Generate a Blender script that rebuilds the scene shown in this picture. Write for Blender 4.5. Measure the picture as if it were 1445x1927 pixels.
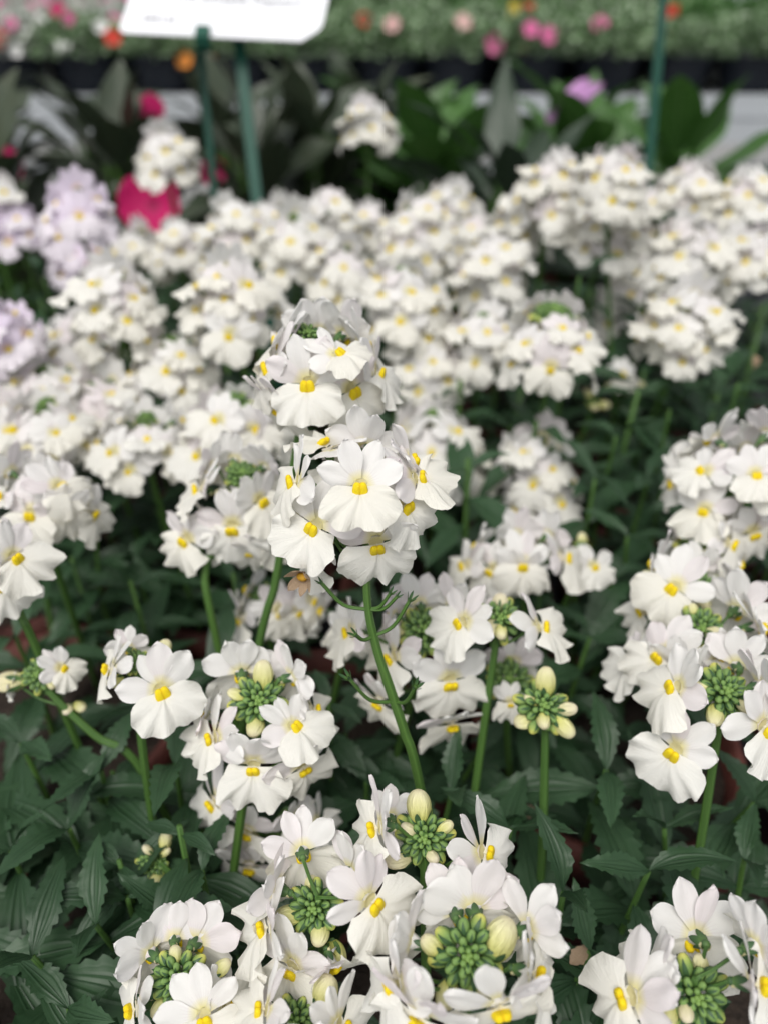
import bpy, math, random
from mathutils import Vector, Matrix
from math import sin, cos, pi, radians, sqrt, exp

random.seed(11)
for o in list(bpy.data.objects): bpy.data.objects.remove(o)
scn = bpy.context.scene
COL = scn.collection
# ------------------------------------------------------------------ camera, sky, sun, exposure
FPX, CX, CY = 1449.0, 722.5, 963.5          # focal length and centre in pixels of the photograph
PITCH = radians(34)
CAM = Vector((0, 0, 1.18))
FW = Vector((0, cos(PITCH), -sin(PITCH))); UPV = Vector((0, sin(PITCH), cos(PITCH)))
cd = bpy.data.cameras.new('camera'); cam = bpy.data.objects.new('camera', cd); COL.objects.link(cam)
cam.location = CAM; cam.rotation_euler = (pi/2 - PITCH, 0, 0)
cd.sensor_fit = 'HORIZONTAL'; cd.sensor_width = 36; cd.lens = 36*FPX/1445
cd.clip_start = 0.01; cd.clip_end = 400
cd.dof.use_dof = True; cd.dof.focus_distance = 0.2; cd.dof.aperture_fstop = 8.8
scn.camera = cam
w = bpy.data.worlds.new('World'); scn.world = w; w.use_nodes = True
nt = w.node_tree; nt.nodes.clear()
sky = nt.nodes.new('ShaderNodeTexSky'); sky.sky_type = 'NISHITA'; sky.sun_disc = False
SUN_EL, SUN_AZ = 62, 200                     # azimuth clockwise from +Y
sky.sun_elevation = radians(SUN_EL); sky.sun_rotation = radians(SUN_AZ); sky.dust_density = 3.0
hs = nt.nodes.new('ShaderNodeHueSaturation'); hs.inputs['Saturation'].default_value = 0.18
bg = nt.nodes.new('ShaderNodeBackground'); bg.inputs['Strength'].default_value = 0.115
wo = nt.nodes.new('ShaderNodeOutputWorld')
nt.links.new(sky.outputs[0], hs.inputs['Color']); nt.links.new(hs.outputs[0], bg.inputs['Color']); nt.links.new(bg.outputs[0], wo.inputs['Surface'])
sd = bpy.data.lights.new('sun', 'SUN'); sd.energy = 1.8; sd.angle = radians(34); sd.color = (1, .965, .91)
sun = bpy.data.objects.new('sun', sd); COL.objects.link(sun)
sdir = Vector((sin(radians(SUN_AZ))*cos(radians(SUN_EL)), cos(radians(SUN_AZ))*cos(radians(SUN_EL)), sin(radians(SUN_EL))))
sun.rotation_euler = sdir.to_track_quat('Z', 'Y').to_euler(); sun.location = (0, 0, 4)
scn.view_settings.view_transform = 'Standard'; scn.view_settings.look = 'None'
scn.view_settings.gamma = 1; scn.view_settings.exposure = 0.29
scn.cycles.max_bounces = 8; scn.cycles.diffuse_bounces = 4; scn.cycles.transmission_bounces = 6; scn.cycles.use_denoising = True

def at(px, py, d):                           # the place in the scene behind a pixel, d metres along the view axis
    return CAM + d*(FW + Vector(((px-CX)/FPX, 0, 0)) + UPV*((CY-py)/FPX))
def slope(py): return -sin(PITCH) + (CY-py)/FPX*cos(PITCH)
def atz(px, py, z): return at(px, py, z/slope(py))
Z0 = CAM.z
ZS, ZB = Z0-.295, Z0-.385                     # soil level, bench level

# ------------------------------------------------------------------ materials
def mat(name, base, rough=.5, build=None, spec=.4, trans=0.0, tcol=None):
    m = bpy.data.materials.new(name); m.use_nodes = True
    n = m.node_tree; n.nodes.clear()
    out = n.nodes.new('ShaderNodeOutputMaterial'); p = n.nodes.new('ShaderNodeBsdfPrincipled')
    p.inputs['Base Color'].default_value = (*base, 1); p.inputs['Roughness'].default_value = rough
    p.inputs['Specular IOR Level'].default_value = spec
    col = None
    if build: col = build(n, p)
    if trans > 0:
        t = n.nodes.new('ShaderNodeBsdfTranslucent'); t.inputs['Color'].default_value = (*(tcol or base), 1)
        if col is not None: n.links.new(col, t.inputs['Color'])
        mx = n.nodes.new('ShaderNodeMixShader'); mx.inputs['Fac'].default_value = trans
        n.links.new(p.outputs[0], mx.inputs[1]); n.links.new(t.outputs[0], mx.inputs[2]); n.links.new(mx.outputs[0], out.inputs['Surface'])
    else: n.links.new(p.outputs[0], out.inputs['Surface'])
    return m
class NB:                                    # small node helper
    def __init__(s, n): s.n = n
    def new(s, t, **k):
        x = s.n.nodes.new(t)
        for a, b in k.items(): setattr(x, a, b)
        return x
    def link(s, a, b): s.n.links.new(a, b)
    def math(s, op, a, b=None, clamp=False):
        x = s.new('ShaderNodeMath', operation=op, use_clamp=clamp)
        for i, v in enumerate((a, b)):
            if v is None: continue
            if isinstance(v, (int, float)): x.inputs[i].default_value = v
            else: s.link(v, x.inputs[i])
        return x.outputs[0]
    def ramp(s, fac, stops):
        x = s.new('ShaderNodeValToRGB'); e = x.color_ramp.elements
        while len(e) < len(stops): e.new(.5)
        for el, (p, c) in zip(e, stops): el.position = p; el.color = (*c, 1) if len(c) == 3 else c
        s.link(fac, x.inputs[0]); return x.outputs[0]
    def mix(s, fac, a, b, mode='MIX'):
        x = s.new('ShaderNodeMix', data_type='RGBA', blend_type=mode)
        for i, v in ((0, fac), (6, a), (7, b)):
            if isinstance(v, (int, float)): x.inputs[i].default_value = v
            elif isinstance(v, tuple): x.inputs[i].default_value = (*v, 1)
            else: s.link(v, x.inputs[i])
        return x.outputs[2]
    def uv(s):
        t = s.new('ShaderNodeUVMap'); x = s.new('ShaderNodeSeparateXYZ'); s.link(t.outputs[0], x.inputs[0])
        return x.outputs[0], x.outputs[1]
    def noise(s, scale, detail=3, vec=None, rough=.55):
        x = s.new('ShaderNodeTexNoise'); x.inputs['Scale'].default_value = scale; x.inputs['Detail'].default_value = detail; x.inputs['Roughness'].default_value = rough
        if vec is None:
            t = s.new('ShaderNodeTexCoord'); vec = t.outputs['Object']
        s.link(vec, x.inputs['Vector']); return x.outputs[0]
    def rand(s): return s.new('ShaderNodeObjectInfo').outputs['Random']
    def bump(s, p, h, strength=.3, dist=.001):
        x = s.new('ShaderNodeBump'); x.inputs['Strength'].default_value = strength; x.inputs['Distance'].default_value = dist
        s.link(h, x.inputs['Height']); s.link(x.outputs[0], p.inputs['Normal'])

def petal_build(tints, base_col, vein):
    def f(n, p):
        b = NB(n); s, t = b.uv()
        tint = b.ramp(b.rand(), [(0, tints[0]), (.55, tints[1]), (1, tints[2])])
        cells = b.noise(14, 4)
        c = b.mix(b.math('MULTIPLY', cells, .18), tint, tints[1])
        # blush along the petal's middle and yellow guide at its claw: pigment of the petal
        claw = b.math('SUBTRACT', 1.0, b.math('MULTIPLY', s, 4.2), True)
        veins = b.math('POWER', b.math('ABSOLUTE', b.math('SINE', b.math('MULTIPLY', t, 11.0))), 8.0)
        vmask = b.math('MULTIPLY', veins, b.math('SUBTRACT', 1.0, b.math('MULTIPLY', s, 2.4), True), True)
        c = b.mix(b.math('MULTIPLY', vmask, .55), c, vein)
        c = b.mix(b.math('MULTIPLY', claw, .85), c, base_col)
        b.link(c, p.inputs['Base Color'])
        cv = b.new('ShaderNodeCombineXYZ'); b.link(b.math('MULTIPLY', s, 3.0), cv.inputs[0]); b.link(b.math('MULTIPLY', t, 16.0), cv.inputs[1])
        rb = b.noise(1.6, 4, cv.outputs[0])
        b.bump(p, b.math('ADD', rb, b.math('MULTIPLY', b.noise(45, 2), .25)), .22, .03)
        p.inputs['Sheen Weight'].default_value = .08
        return c
    return f
W1, W2, W3 = (.87, .86, .835), (.86, .845, .83), (.84, .775, .79)
PETAL = mat('white_petal', W1, .55, petal_build((W1, W2, W3), (.80, .74, .30), (.66, .55, .60)), .3, .29)
PETALP = mat('lilac_petal', W1, .55, petal_build(((.80, .715, .84), (.83, .75, .85), (.77, .68, .82)), (.85, .60, .40), (.5, .35, .6)), .3, .29)
def lip_build(n, p):
    b = NB(n); s, t = b.uv()
    c = b.mix(b.rand(), (.87, .86, .81), (.86, .84, .76))
    cream = b.math('SUBTRACT', 1.0, b.math('MULTIPLY', s, 2.6), True)
    c = b.mix(b.math('MULTIPLY', cream, .5), c, (.85, .81, .52))
    b.link(c, p.inputs['Base Color'])
    cv = b.new('ShaderNodeCombineXYZ'); b.link(b.math('MULTIPLY', s, 2.0), cv.inputs[0]); b.link(b.math('MULTIPLY', t, 26.0), cv.inputs[1])
    rb = b.noise(1.3, 4, cv.outputs[0])
    b.bump(p, b.math('ADD', rb, b.math('MULTIPLY', b.noise(45, 2), .25)), .28, .03)
    return c
LIP = mat('cream_white_lip', W1, .55, lip_build, .3, .27)
LIPP = mat('lilac_lip', W1, .55, petal_build(((.85, .79, .86), (.86, .81, .86), (.83, .76, .84)), (.85, .72, .5), (.6, .45, .7)), .3, .27)
def pal_build(n, p):
    b = NB(n); s, t = b.uv()
    c = b.mix(b.noise(9, 3), (.92, .74, .012), (.88, .63, .008))
    c = b.mix(b.math('MULTIPLY', b.math('SUBTRACT', 1.0, b.math('MULTIPLY', b.math('ABSOLUTE', t), 5.0), True), .4), c, (.74, .42, .01))
    b.link(c, p.inputs['Base Color']); b.bump(p, b.noise(60, 2), .3, .02); return c
PALATE = mat('yellow_palate', (.85, .6, .02), .5, pal_build, .3, .12)
def bud_build(n, p):
    b = NB(n); s, t = b.uv()
    c = b.ramp(s, [(0, (.45, .52, .10)), (.35, (.68, .68, .20)), (.8, (.80, .76, .46)), (1, (.80, .72, .48))])
    c = b.mix(b.math('MULTIPLY', b.math('GREATER_THAN', b.rand(), .72), .45), c, (.82, .72, .62))
    b.link(c, p.inputs['Base Color'])
    cv = b.new('ShaderNodeCombineXYZ'); b.link(b.math('MULTIPLY', s, 2.0), cv.inputs[0]); b.link(b.math('MULTIPLY', t, 9.0), cv.inputs[1])
    b.bump(p, b.noise(1.2, 3, cv.outputs[0]), .35, .04); return c
BUD = mat('pale_yellow_bud', (.8, .76, .4), .38, bud_build, .5, .15)
def gbud_build(n, p):
    b = NB(n); s, t = b.uv()
    c = b.ramp(s, [(0, (.70, .68, .16)), (.10, (.40, .50, .12)), (.28, (.20, .33, .09)), (.75, (.20, .34, .09)), (1, (.30, .46, .10))])
    c = b.mix(b.math('MULTIPLY', b.noise(26, 3), .35), c, (.08, .16, .05))
    b.link(c, p.inputs['Base Color']); b.bump(p, b.noise(40, 2), .3, .02); return c
GBUD = mat('green_flower_bud', (.15, .28, .06), .42, gbud_build, .45, .05)
def sep_build(n, p):
    b = NB(n); s, t = b.uv()
    c = b.ramp(s, [(0, (.12, .22, .06)), (.5, (.055, .12, .045)), (1, (.035, .08, .04))])
    b.link(c, p.inputs['Base Color']); return c
SEPAL = mat('green_sepal', (.08, .16, .05), .5, sep_build, .35, .1)
def stem_build(n, p):
    b = NB(n); s, t = b.uv()
    c = b.mix(b.noise(60, 3), (.065, .145, .022), (.10, .20, .04))
    c = b.mix(b.math('MULTIPLY', b.math('SMOOTH_MIN', b.rand(), .4), .8), c, (.035, .09, .025))
    s, t = b.uv(); rg = b.math('ABSOLUTE', b.math('SINE', b.math('MULTIPLY', t, 12.566)))
    c = b.mix(b.math('MULTIPLY', b.math('SUBTRACT', 1.0, rg), .55), c, (.03, .085, .018))
    b.link(c, p.inputs['Base Color']); b.bump(p, b.math('ADD', rg, b.math('MULTIPLY', b.noise(900, 2), .4)), .5, .0005); return c
STEM = mat('green_stem', (.09, .18, .03), .5, stem_build, .4)
def leaf_build(a, bcol, vc, vn=7.0):
    def f(n, p):
        b = NB(n); s, t = b.uv()
        c = b.mix(b.noise(4, 5), a, bcol)
        c = b.mix(b.math('MULTIPLY', b.rand(), .5), c, tuple(x*.6 for x in a))
        at_ = b.math('ABSOLUTE', t)
        mid = b.math('SUBTRACT', 1.0, b.math('MULTIPLY', at_, 14.0), True)
        def line(p0, k, w_): return b.math('MULTIPLY', b.math('SUBTRACT', 1.0, b.math('MULTIPLY', b.math('ABSOLUTE', b.math('SUBTRACT', at_, p0)), k), True), w_)
        fade = b.math('SUBTRACT', 1.15, s, True)
        side = b.math('MULTIPLY', b.math('ADD', line(.38, 8.0, .45), line(.70, 13.0, .04)), fade)
        cross = b.math('MULTIPLY', b.math('SINE', b.math('SUBTRACT', b.math('MULTIPLY', s, vn*5.0), b.math('MULTIPLY', at_, 4.0))), .02)
        ln = b.math('MAXIMUM', mid, side); wv = b.math('SUBTRACT', b.math('ADD', cross, b.math('MULTIPLY', b.noise(3, 2), .3)), side)
        c = b.mix(b.math('MULTIPLY', ln, .6), c, vc)
        b.link(c, p.inputs['Base Color'])
        b.bump(p, b.math('ADD', wv, b.math('MULTIPLY', mid, -.8)), .35, .003)
        p.inputs['Roughness'].default_value = .46
        return c
    return f
LEAF = mat('dark_green_leaf', (.03, .06, .03), .42, leaf_build((.022, .060, .026), (.046, .100, .042), (.013, .038, .016)), .42, .16)
DLEAF = mat('blackish_green_leaf', (.02, .03, .015), .35, leaf_build((.034, .066, .040), (.075, .075, .038), (.09, .12, .08)), .55, .1)
BLEAF = mat('bright_green_leaf', (.05, .13, .03), .35, leaf_build((.042, .125, .022), (.075, .175, .035), (.14, .24, .10), 11), .55, .2)
GLEAF = mat('grey_green_leaf', (.05, .08, .05), .4, leaf_build((.035, .06, .035), (.05, .075, .05), (.1, .13, .1), 11), .5, .1)
def simple(c1, c2, scale=30, bs=.2, bd=.002):
    def f(n, p):
        b = NB(n); c = b.mix(b.noise(scale, 5), c1, c2); b.link(c, p.inputs['Base Color']); b.bump(p, b.noise(scale*3, 3), bs, bd); return c
    return f
TERRA = mat('terracotta', (.2, .06, .04), .7, simple((.075, .022, .018), (.12, .036, .026), 25))
SOIL = mat('potting_soil', (.03, .02, .015), .95, simple((.012, .009, .007), (.05, .035, .025), 90, .9, .006))
def matt_build(n, p):
    b = NB(n)
    c = b.mix(b.noise(7, 6), (.010, .011, .014), (.05, .052, .06))
    spk = b.math('GREATER_THAN', b.noise(55, 4), .66)
    c = b.mix(b.math('MULTIPLY', spk, .6), c, (.22, .21, .22))
    b.link(c, p.inputs['Base Color']); b.bump(p, b.noise(120, 3), .5, .003); return c
MATT = mat('black_bench_matting', (.02, .02, .02), .7, matt_build)
WALU = mat('white_bench_metal', (.72, .74, .76), .4, simple((.40, .43, .46), (.52, .54, .56), 6, .03))
BPOT = mat('black_plastic', (.008, .012, .022), .45, simple((.006, .010, .018), (.014, .018, .028), 20))
GSTK = mat('green_plastic_stake', (.01, .11, .07), .4, simple((.005, .060, .040), (.009, .085, .055), 15, .05))
CARD = mat('white_sign_card', (.82, .83, .86), .45, simple((.81, .82, .86), (.83, .84, .87), 4, .02))
INK = mat('grey_ink', (.2, .2, .22), .7)
REDTAG = mat('red_tag', (.6, .03, .02), .5, simple((.55, .03, .02), (.66, .05, .03), 10, .02))
YELTAG = mat('yellow_tag', (.7, .5, .05), .5, simple((.66, .46, .04), (.74, .55, .08), 10, .02))
def blo(c1, c2): return petal_build((c1, c2, c1), tuple(x*.6 for x in c1), tuple(x*.7 for x in c1))
MAG = mat('magenta_petal', (.6, .01, .12), .5, blo((.46, .005, .11), (.54, .010, .13)), .3, .2)
PINK = mat('pink_petal', (.7, .1, .3), .5, blo((.68, .10, .32), (.75, .2, .4)), .3, .2)
PEACH = mat('pale_pink_petal', (.75, .45, .42), .5, blo((.74, .45, .43), (.78, .52, .48)), .3, .2)
REDP = mat('red_petal', (.6, .03, .02), .5, blo((.60, .03, .02), (.68, .06, .03)), .3, .2)
ORA = mat('orange_petal', (.75, .2, .03), .5, blo((.74, .2, .03), (.78, .3, .05)), .3, .2)
WHP = mat('small_white_petal', (.8, .8, .78), .5, blo((.80, .80, .77), (.82, .82, .80)), .3, .2)
LILS = mat('lilac_pink_petal', (.62, .3, .65), .45, blo((.62, .30, .66), (.70, .38, .70)), .3, .2)
def silver(c1, c2, c3, thr):
    def f(n, p):
        b = NB(n); s, t = b.uv()
        c = b.mix(b.noise(3, 2), c1, c2)
        c = b.mix(b.math('MULTIPLY', b.math('GREATER_THAN', b.math('ABSOLUTE', t), thr), .85), c, c3)
        b.link(c, p.inputs['Base Color']); return c
    return f
SILV = mat('silver_green_leaf', (.16, .23, .13), .5, silver((.08, .17, .055), (.17, .29, .12), (.70, .78, .64), .52), .4, .15)
SILW = mat('whitish_green_leaf', (.3, .36, .26), .5, silver((.30, .37, .26), (.46, .50, .43), (.80, .81, .79), .25), .4, .15)
MIDG = mat('mid_green_leaf', (.07, .15, .05), .5, silver((.05, .15, .035), (.10, .24, .06), (.42, .55, .34), .62), .4, .15)
CONC = mat('concrete_floor', (.25, .25, .25), .85, simple((.2, .2, .2), (.3, .3, .29), 3, .3, .004))
WILT = mat('withered_petal', (.4, .3, .2), .7, simple((.62, .50, .38), (.30, .17, .07), 30, .5, .02), .2, .15)
WILTY = mat('withered_palate', (.6, .35, .02), .6, simple((.66, .38, .02), (.45, .22, .02), 30, .3, .02))

# ------------------------------------------------------------------ mesh builder
class MB:
    def __init__(s): s.v = []; s.f = []; s.u = []; s.mi = []
    def grid(s, fn, nu, nv, m=0, wrap=False):
        b = len(s.v)
        for i in range(nu+1):
            for j in range(nv+1):
                p, uv = fn(i/nu, j/nv); s.v.append(tuple(p)); s.u.append(uv)
        for i in range(nu):
            for j in range(nv):
                a = b+i*(nv+1)+j
                s.f.append((a, a+nv+1, a+nv+2, a+1)); s.mi.append(m)
    def tube(s, pts, rad, n=8, m=0, cap=True):
        pts = [Vector(p) for p in pts]; b = len(s.v); k = len(pts)
        r = rad if isinstance(rad, (list, tuple)) else [rad]*k
        d0 = (pts[1]-pts[0]).normalized(); x = d0.orthogonal().normalized()
        for i, p in enumerate(pts):
            d = (pts[min(i+1, k-1)]-pts[max(i-1, 0)]).normalized()
            x = (x - d*x.dot(d)).normalized(); y = d.cross(x)
            for j in range(n):
                a = 2*pi*j/n; s.v.append(tuple(p+(x*cos(a)+y*sin(a))*r[i])); s.u.append((i/(k-1), j/n))
        for i in range(k-1):
            for j in range(n):
                a = b+i*n+j; c = b+i*n+(j+1) % n
                s.f.append((a, c, c+n, a+n)); s.mi.append(m)
        if cap:
            s.f.append(tuple(b+j for j in range(n))[::-1]); s.mi.append(m)
            s.f.append(tuple(b+(k-1)*n+j for j in range(n))); s.mi.append(m)
    def box(s, c, h, m=0, R=None):
        b = len(s.v); c = Vector(c)
        for x in (-1, 1):
            for y in (-1, 1):
                for z in (-1, 1):
                    p = Vector((x*h[0], y*h[1], z*h[2])); p = (R @ p if R else p)+c
                    s.v.append(tuple(p)); s.u.append(((x+1)/2, y))
        for q in ((0, 1, 3, 2), (4, 6, 7, 5), (0, 4, 5, 1), (2, 3, 7, 6), (0, 2, 6, 4), (1, 5, 7, 3)):
            s.f.append(tuple(b+i for i in q)); s.mi.append(m)
    def add(s, o, M=None, mo=0):
        b = len(s.v)
        for p in o.v: s.v.append(tuple(M @ Vector(p)) if M else p)
        s.u += o.u; s.f += [tuple(b+i for i in q) for q in o.f]; s.mi += [i+mo for i in o.mi]
    def mesh(s, name, mats, smooth=True):
        me = bpy.data.meshes.new(name); me.from_pydata(s.v, [], s.f); me.update()
        ul = me.uv_layers.new(name='UVMap')
        vi = [0]*len(me.loops); me.loops.foreach_get('vertex_index', vi)
        flat = []
        for i in vi: flat += s.u[i]
        ul.data.foreach_set('uv', flat)
        for m in (mats if isinstance(mats, (list, tuple)) else [mats]): me.materials.append(m)
        me.polygons.foreach_set('material_index', s.mi)
        me.polygons.foreach_set('use_smooth', [smooth]*len(me.polygons))
        return me
def obj(name, me, parent=None, M=None):
    o = bpy.data.objects.new(name, me); COL.objects.link(o)
    if parent: o.parent = parent
    if M is not None: o.matrix_local = M
    return o
def tag(o, label, cat, group=None):
    o['label'] = label; o['category'] = cat
    if group: o['group'] = group
    return o
def thing(name, loc, label, cat, group=None):
    o = bpy.data.objects.new(name, None); COL.objects.link(o); o.location = loc; o.empty_display_size = .01
    return tag(o, label, cat, group)
def basis(P, f, up=Vector((0, 0, 1)), s=1.0, roll=0):
    z = f.normalized(); y = (up-z*up.dot(z))
    if y.length < 1e-3: y = Vector((0, 1, 0))-z*z.y
    y.normalize(); x = y.cross(z)
    M = Matrix((x, y, z)).transposed().to_4x4()
    return Matrix.Translation(P) @ M @ Matrix.Rotation(radians(roll), 4, 'Z') @ Matrix.Scale(s, 4)
def spline(pts, n=6):
    pts = [Vector(p) for p in pts]
    if len(pts) == 2: return [pts[0].lerp(pts[1], i/(2*n)) for i in range(2*n+1)]
    q = [pts[0]*2-pts[1]]+pts+[pts[-1]*2-pts[-2]]; out = []
    for i in range(1, len(q)-2):
        for k in range(n):
            t = k/n; a, b, c, d = q[i-1:i+3]
            out.append(.5*((2*b)+(c-a)*t+(2*a-5*b+4*c-d)*t*t+(3*b-a-3*c+d)*t**3))
    return out+[pts[-1]]

# ------------------------------------------------------------------ flower pieces (unit = flower width, local +Z faces out, +Y up)
R_ = random.Random(5)
def petal_mb(angle, L, Wd, lean, base, curl, nu=9, nv=8):
    m = MB(); ca, sa = cos(radians(angle)), sin(radians(angle)); c = R_.uniform(.52, .62)
    ph, ph2, am = R_.uniform(0, 6), R_.uniform(0, 6), R_.uniform(.008, .018)
    sk = R_.uniform(-.04, .04); cup = R_.uniform(-.10, .14); notch = R_.uniform(0, .05)
    def fn(u, v):
        s = 1-(1-u)**1.7; t = 2*v-1
        if s > c: h = sqrt(max(0, 1-((s-c)/(1-c))**2.7))
        else: k = s/c; h = .28+.72*(k*k*(3-2*k))**.8
        hw = Wd/2*max(h, .0)
        y = L*s*(1-.07*t*t-notch*exp(-(t/.2)**2)*s**6); x = hw*t+sk*s*s*L
        z = -lean*s**1.6*L+curl*s*s*L*(1-.3*t*t)+cup*t*t*hw*1.3+am*s*sin(5*t+ph)+am*.7*s*sin(9*s+ph2+3*t)
        X = base[0]+x*ca+y*sa; Y = base[1]-x*sa+y*ca
        return (X, Y, base[2]+z), (s, t)
    m.grid(fn, nu, nv); return m
SLOTS = [(-64, .47, .32, (-.055, .045, -.01)), (-15, .50, .265, (-.028, .075, -.025)), (15, .50, .265, (.028, .075, -.032)), (64, .47, .32, (.055, .045, -.015))]
def slot_petal(k):
    a, L, Wd, b = SLOTS[k]
    return petal_mb(a+R_.uniform(-7, 7), L*R_.uniform(.92, 1.05), Wd*R_.uniform(.9, 1.12), R_.uniform(.02, .3), b, R_.uniform(-.02, .16))
def lip_mb(nu=12, nv=38):
    m = MB(); ph, ph2, ph3 = R_.uniform(0, 6), R_.uniform(0, 6), R_.uniform(0, 6)
    ruf = R_.uniform(.035, .08); sz = R_.uniform(.94, 1.06); nt_ = R_.uniform(.02, .11); kf = R_.uniform(7, 10); asym = R_.uniform(-.08, .08)
    t0, t1 = R_.uniform(50, 66), R_.uniform(-32, 2)
    N = 24; prof = [(0, 0)]
    for i in range(N):
        th = radians(t0+(t1-t0)*(i/N)**.8); prof.append((prof[-1][0]+cos(th)/N, prof[-1][1]+sin(th)/N))
    def fn(u, v):
        s = u; t = 2*v-1; ph_ = t*radians(96)
        R = (.525+.03*cos(ph_)+.085*abs(sin(2*ph_))**1.3)*sz*(1-.46*abs(t)**6)*(1-nt_*exp(-(t/.07)**2))*(1+.028*sin(kf*t*2+ph)+.026*sin(19*t+ph2)+.018*sin(31*t+ph3)+asym*t)
        i = s*N; j = min(int(i), N-1); fr = i-j
        pr = prof[j][0]*(1-fr)+prof[j+1][0]*fr; pz = prof[j][1]*(1-fr)+prof[j+1][1]*fr
        ff = max(0, cos(ph_*.72))**.8
        rr = pr*ff+s*.86*(1-ff)
        neck = .34+.66*min(1, s*1.45)**1.2
        x = sin(ph_)*R*rr*neck*1.02; y = -cos(ph_)*R*rr-.01
        z = pz*R*ff*.95+ruf*s**3*sin(kf*t+ph3)+.6*ruf*s**4*sin(17*t+ph)+(.012*s*s+.03*s**6)*sin(23*t+ph2)+.012*s**8*sin(41*t+ph)
        z -= .05*exp(-(t/.12)**2)*s*(1-s)*1.5; z -= .10*R*(abs(t)**2.5)*s*s
        return (x, y, z-.005), (s, t)
    m.grid(fn, nu, nv); return m, (t0,)
def ellipsoid(m, c, r, nu=6, nv=8, mi=0, Rm=None, uvf=None, blk=0):
    c = Vector(c)
    def fn(u, v):
        th = pi*u; p = 2*pi*v
        q = Vector((r[0]*sin(th)*cos(p), r[1]*sin(th)*sin(p), r[2]*cos(th)))
        if blk: q = Vector([math.copysign(abs(q[i]/r[i])**blk*r[i], q[i]) for i in range(3)])
        if Rm: q = Rm @ q
        return c+q, (uvf(q) if uvf else (1-u, v*2-1))
    m.grid(fn, nu, nv, mi)
def palate_mb():
    m = MB(); Rm = Matrix.Rotation(radians(22), 3, 'X')
    k = R_.uniform(.95, 1.12)
    for sx in (-1, 1):
        ellipsoid(m, (sx*.038*k, -.045, .075), (.050*k, .098*k, .040), 10, 14, 0, Rm @ Matrix.Rotation(radians(sx*7), 3, 'Z'), lambda q, sx=sx: (.5, sx*.037*10+q.x*10), .72)
    return m
def tube_mb():
    m = MB()
    def fn(u, v):
        a = 2*pi*v; r = .045+.035*u**2
        return (r*cos(a)*1.1, r*sin(a)+.012-.03*(1-u), -.20+.20*u), (u*.4, 2*v-1)
    m.grid(fn, 5, 10)
    m.grid(lambda u, v: ((.086*u*cos(2*pi*v), .08*u*sin(2*pi*v)+.012, -.012-.02*(1-u)), (.03, 2*v-1)), 2, 10)
    m.tube([(0, -.03, -.10), (0, -.10, -.13), (0, -.17, -.14)], [.028, .02, .008], 7)      # spur
    return m
def sepal(m, base, d, up, L, Wd, mi=0, bend=.2):
    d = d.normalized(); x = d.cross(up).normalized(); n_ = x.cross(d)
    def fn(u, v):
        t = 2*v-1; h = Wd/2*(sin(pi*min(1, .12+.88*u))**.7 if u < .98 else 0)
        p = base+d*L*u+x*h*t+n_*(bend*L*u*u+.25*h*t*t)
        return p, (u, t)
    m.grid(fn, 6, 4, mi)
def calyx_mb(L=.17, spread=.5, back=-.2):
    m = MB()
    ellipsoid(m, (0, 0, back), (.045, .045, .04), 5, 8)
    for k in range(5):
        a = 2*pi*k/5+.3; d = Vector((cos(a)*spread, sin(a)*spread, 1))
        sepal(m, Vector((cos(a)*.03, sin(a)*.03, back)), d, Vector((0, 0, 1)) if abs(d.normalized().z) < .95 else Vector((1, 0, 0)), L, .075, 0, .1)
    return m
NV = 10
petals_mb = [[slot_petal(k) for _ in range(NV)] for k in range(4)]
lips_mb = [lip_mb()[0] for _ in range(NV)]
pal_mb = [palate_mb() for _ in range(3)]
def back_mb():
    m = MB(); m.add(tube_mb()); m.add(calyx_mb(), None, 1); return m
ME = {}
for nm, pm, lm in (('white', PETAL, LIP), ('lilac', PETALP, LIPP)):
    ME[nm, 'petal'] = [[x.mesh('petal', pm) for x in row] for row in petals_mb]
    ME[nm, 'lip'] = [x.mesh('lip', lm) for x in lips_mb]
    ME[nm, 'tube'] = back_mb().mesh('flower_tube', [pm, SEPAL])
    J = []
    for v in range(NV):
        m = MB(); m.add(back_mb())
        for k in range(4): m.add(petals_mb[k][(v*5+k*3) % NV])
        J.append(m.mesh('upper_petals', [pm, SEPAL]))
    ME[nm, 'joined'] = J
ME['palate'] = [x.mesh('palate', PALATE) for x in pal_mb]
ME['calyx'] = calyx_mb(.30, .55, -.1).mesh('calyx', SEPAL)
def bud_mb(fat):
    m = MB(); a1 = R_.uniform(0, 6)
    def fn(u, v):
        th = pi*u; p = 2*pi*v
        r = sin(th)**.9*fat*(1+.07*sin(2*p+a1)*(1-cos(th))/2+.05*sin(5*p+a1))
        return (r*cos(p), r*sin(p)*(.9), .5-.5*cos(th)), (u, 2*v-1)
    m.grid(fn, 14, 18)
    return m
def budcal_mb(n=5, L=.42):
    m = MB()
    ellipsoid(m, (0, 0, .02), (.12, .12, .08), 5, 8)
    for k in range(n):
        a = 2*pi*k/n
        def fn(u, v, a=a):
            t = 2*v-1; s = u*L; th = math.acos(max(-1, min(1, 1-2*min(.95, s+.05))))
            r = sin(th)**.9*.345+.012+.05*u*u; w_ = .17*sin(pi*min(1, .15+.85*u))**.7/max(r, .1)*.55
            return (r*cos(a+t*w_), r*sin(a+t*w_)*.9, .5-.5*cos(th)), (u, t)
        m.grid(fn, 7, 4)
    return m
ME['bud'] = [bud_mb(f).mesh('bud', BUD) for f in (.30, .34, .36)]
ME['budcal'] = budcal_mb().mesh('calyx', SEPAL)
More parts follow.
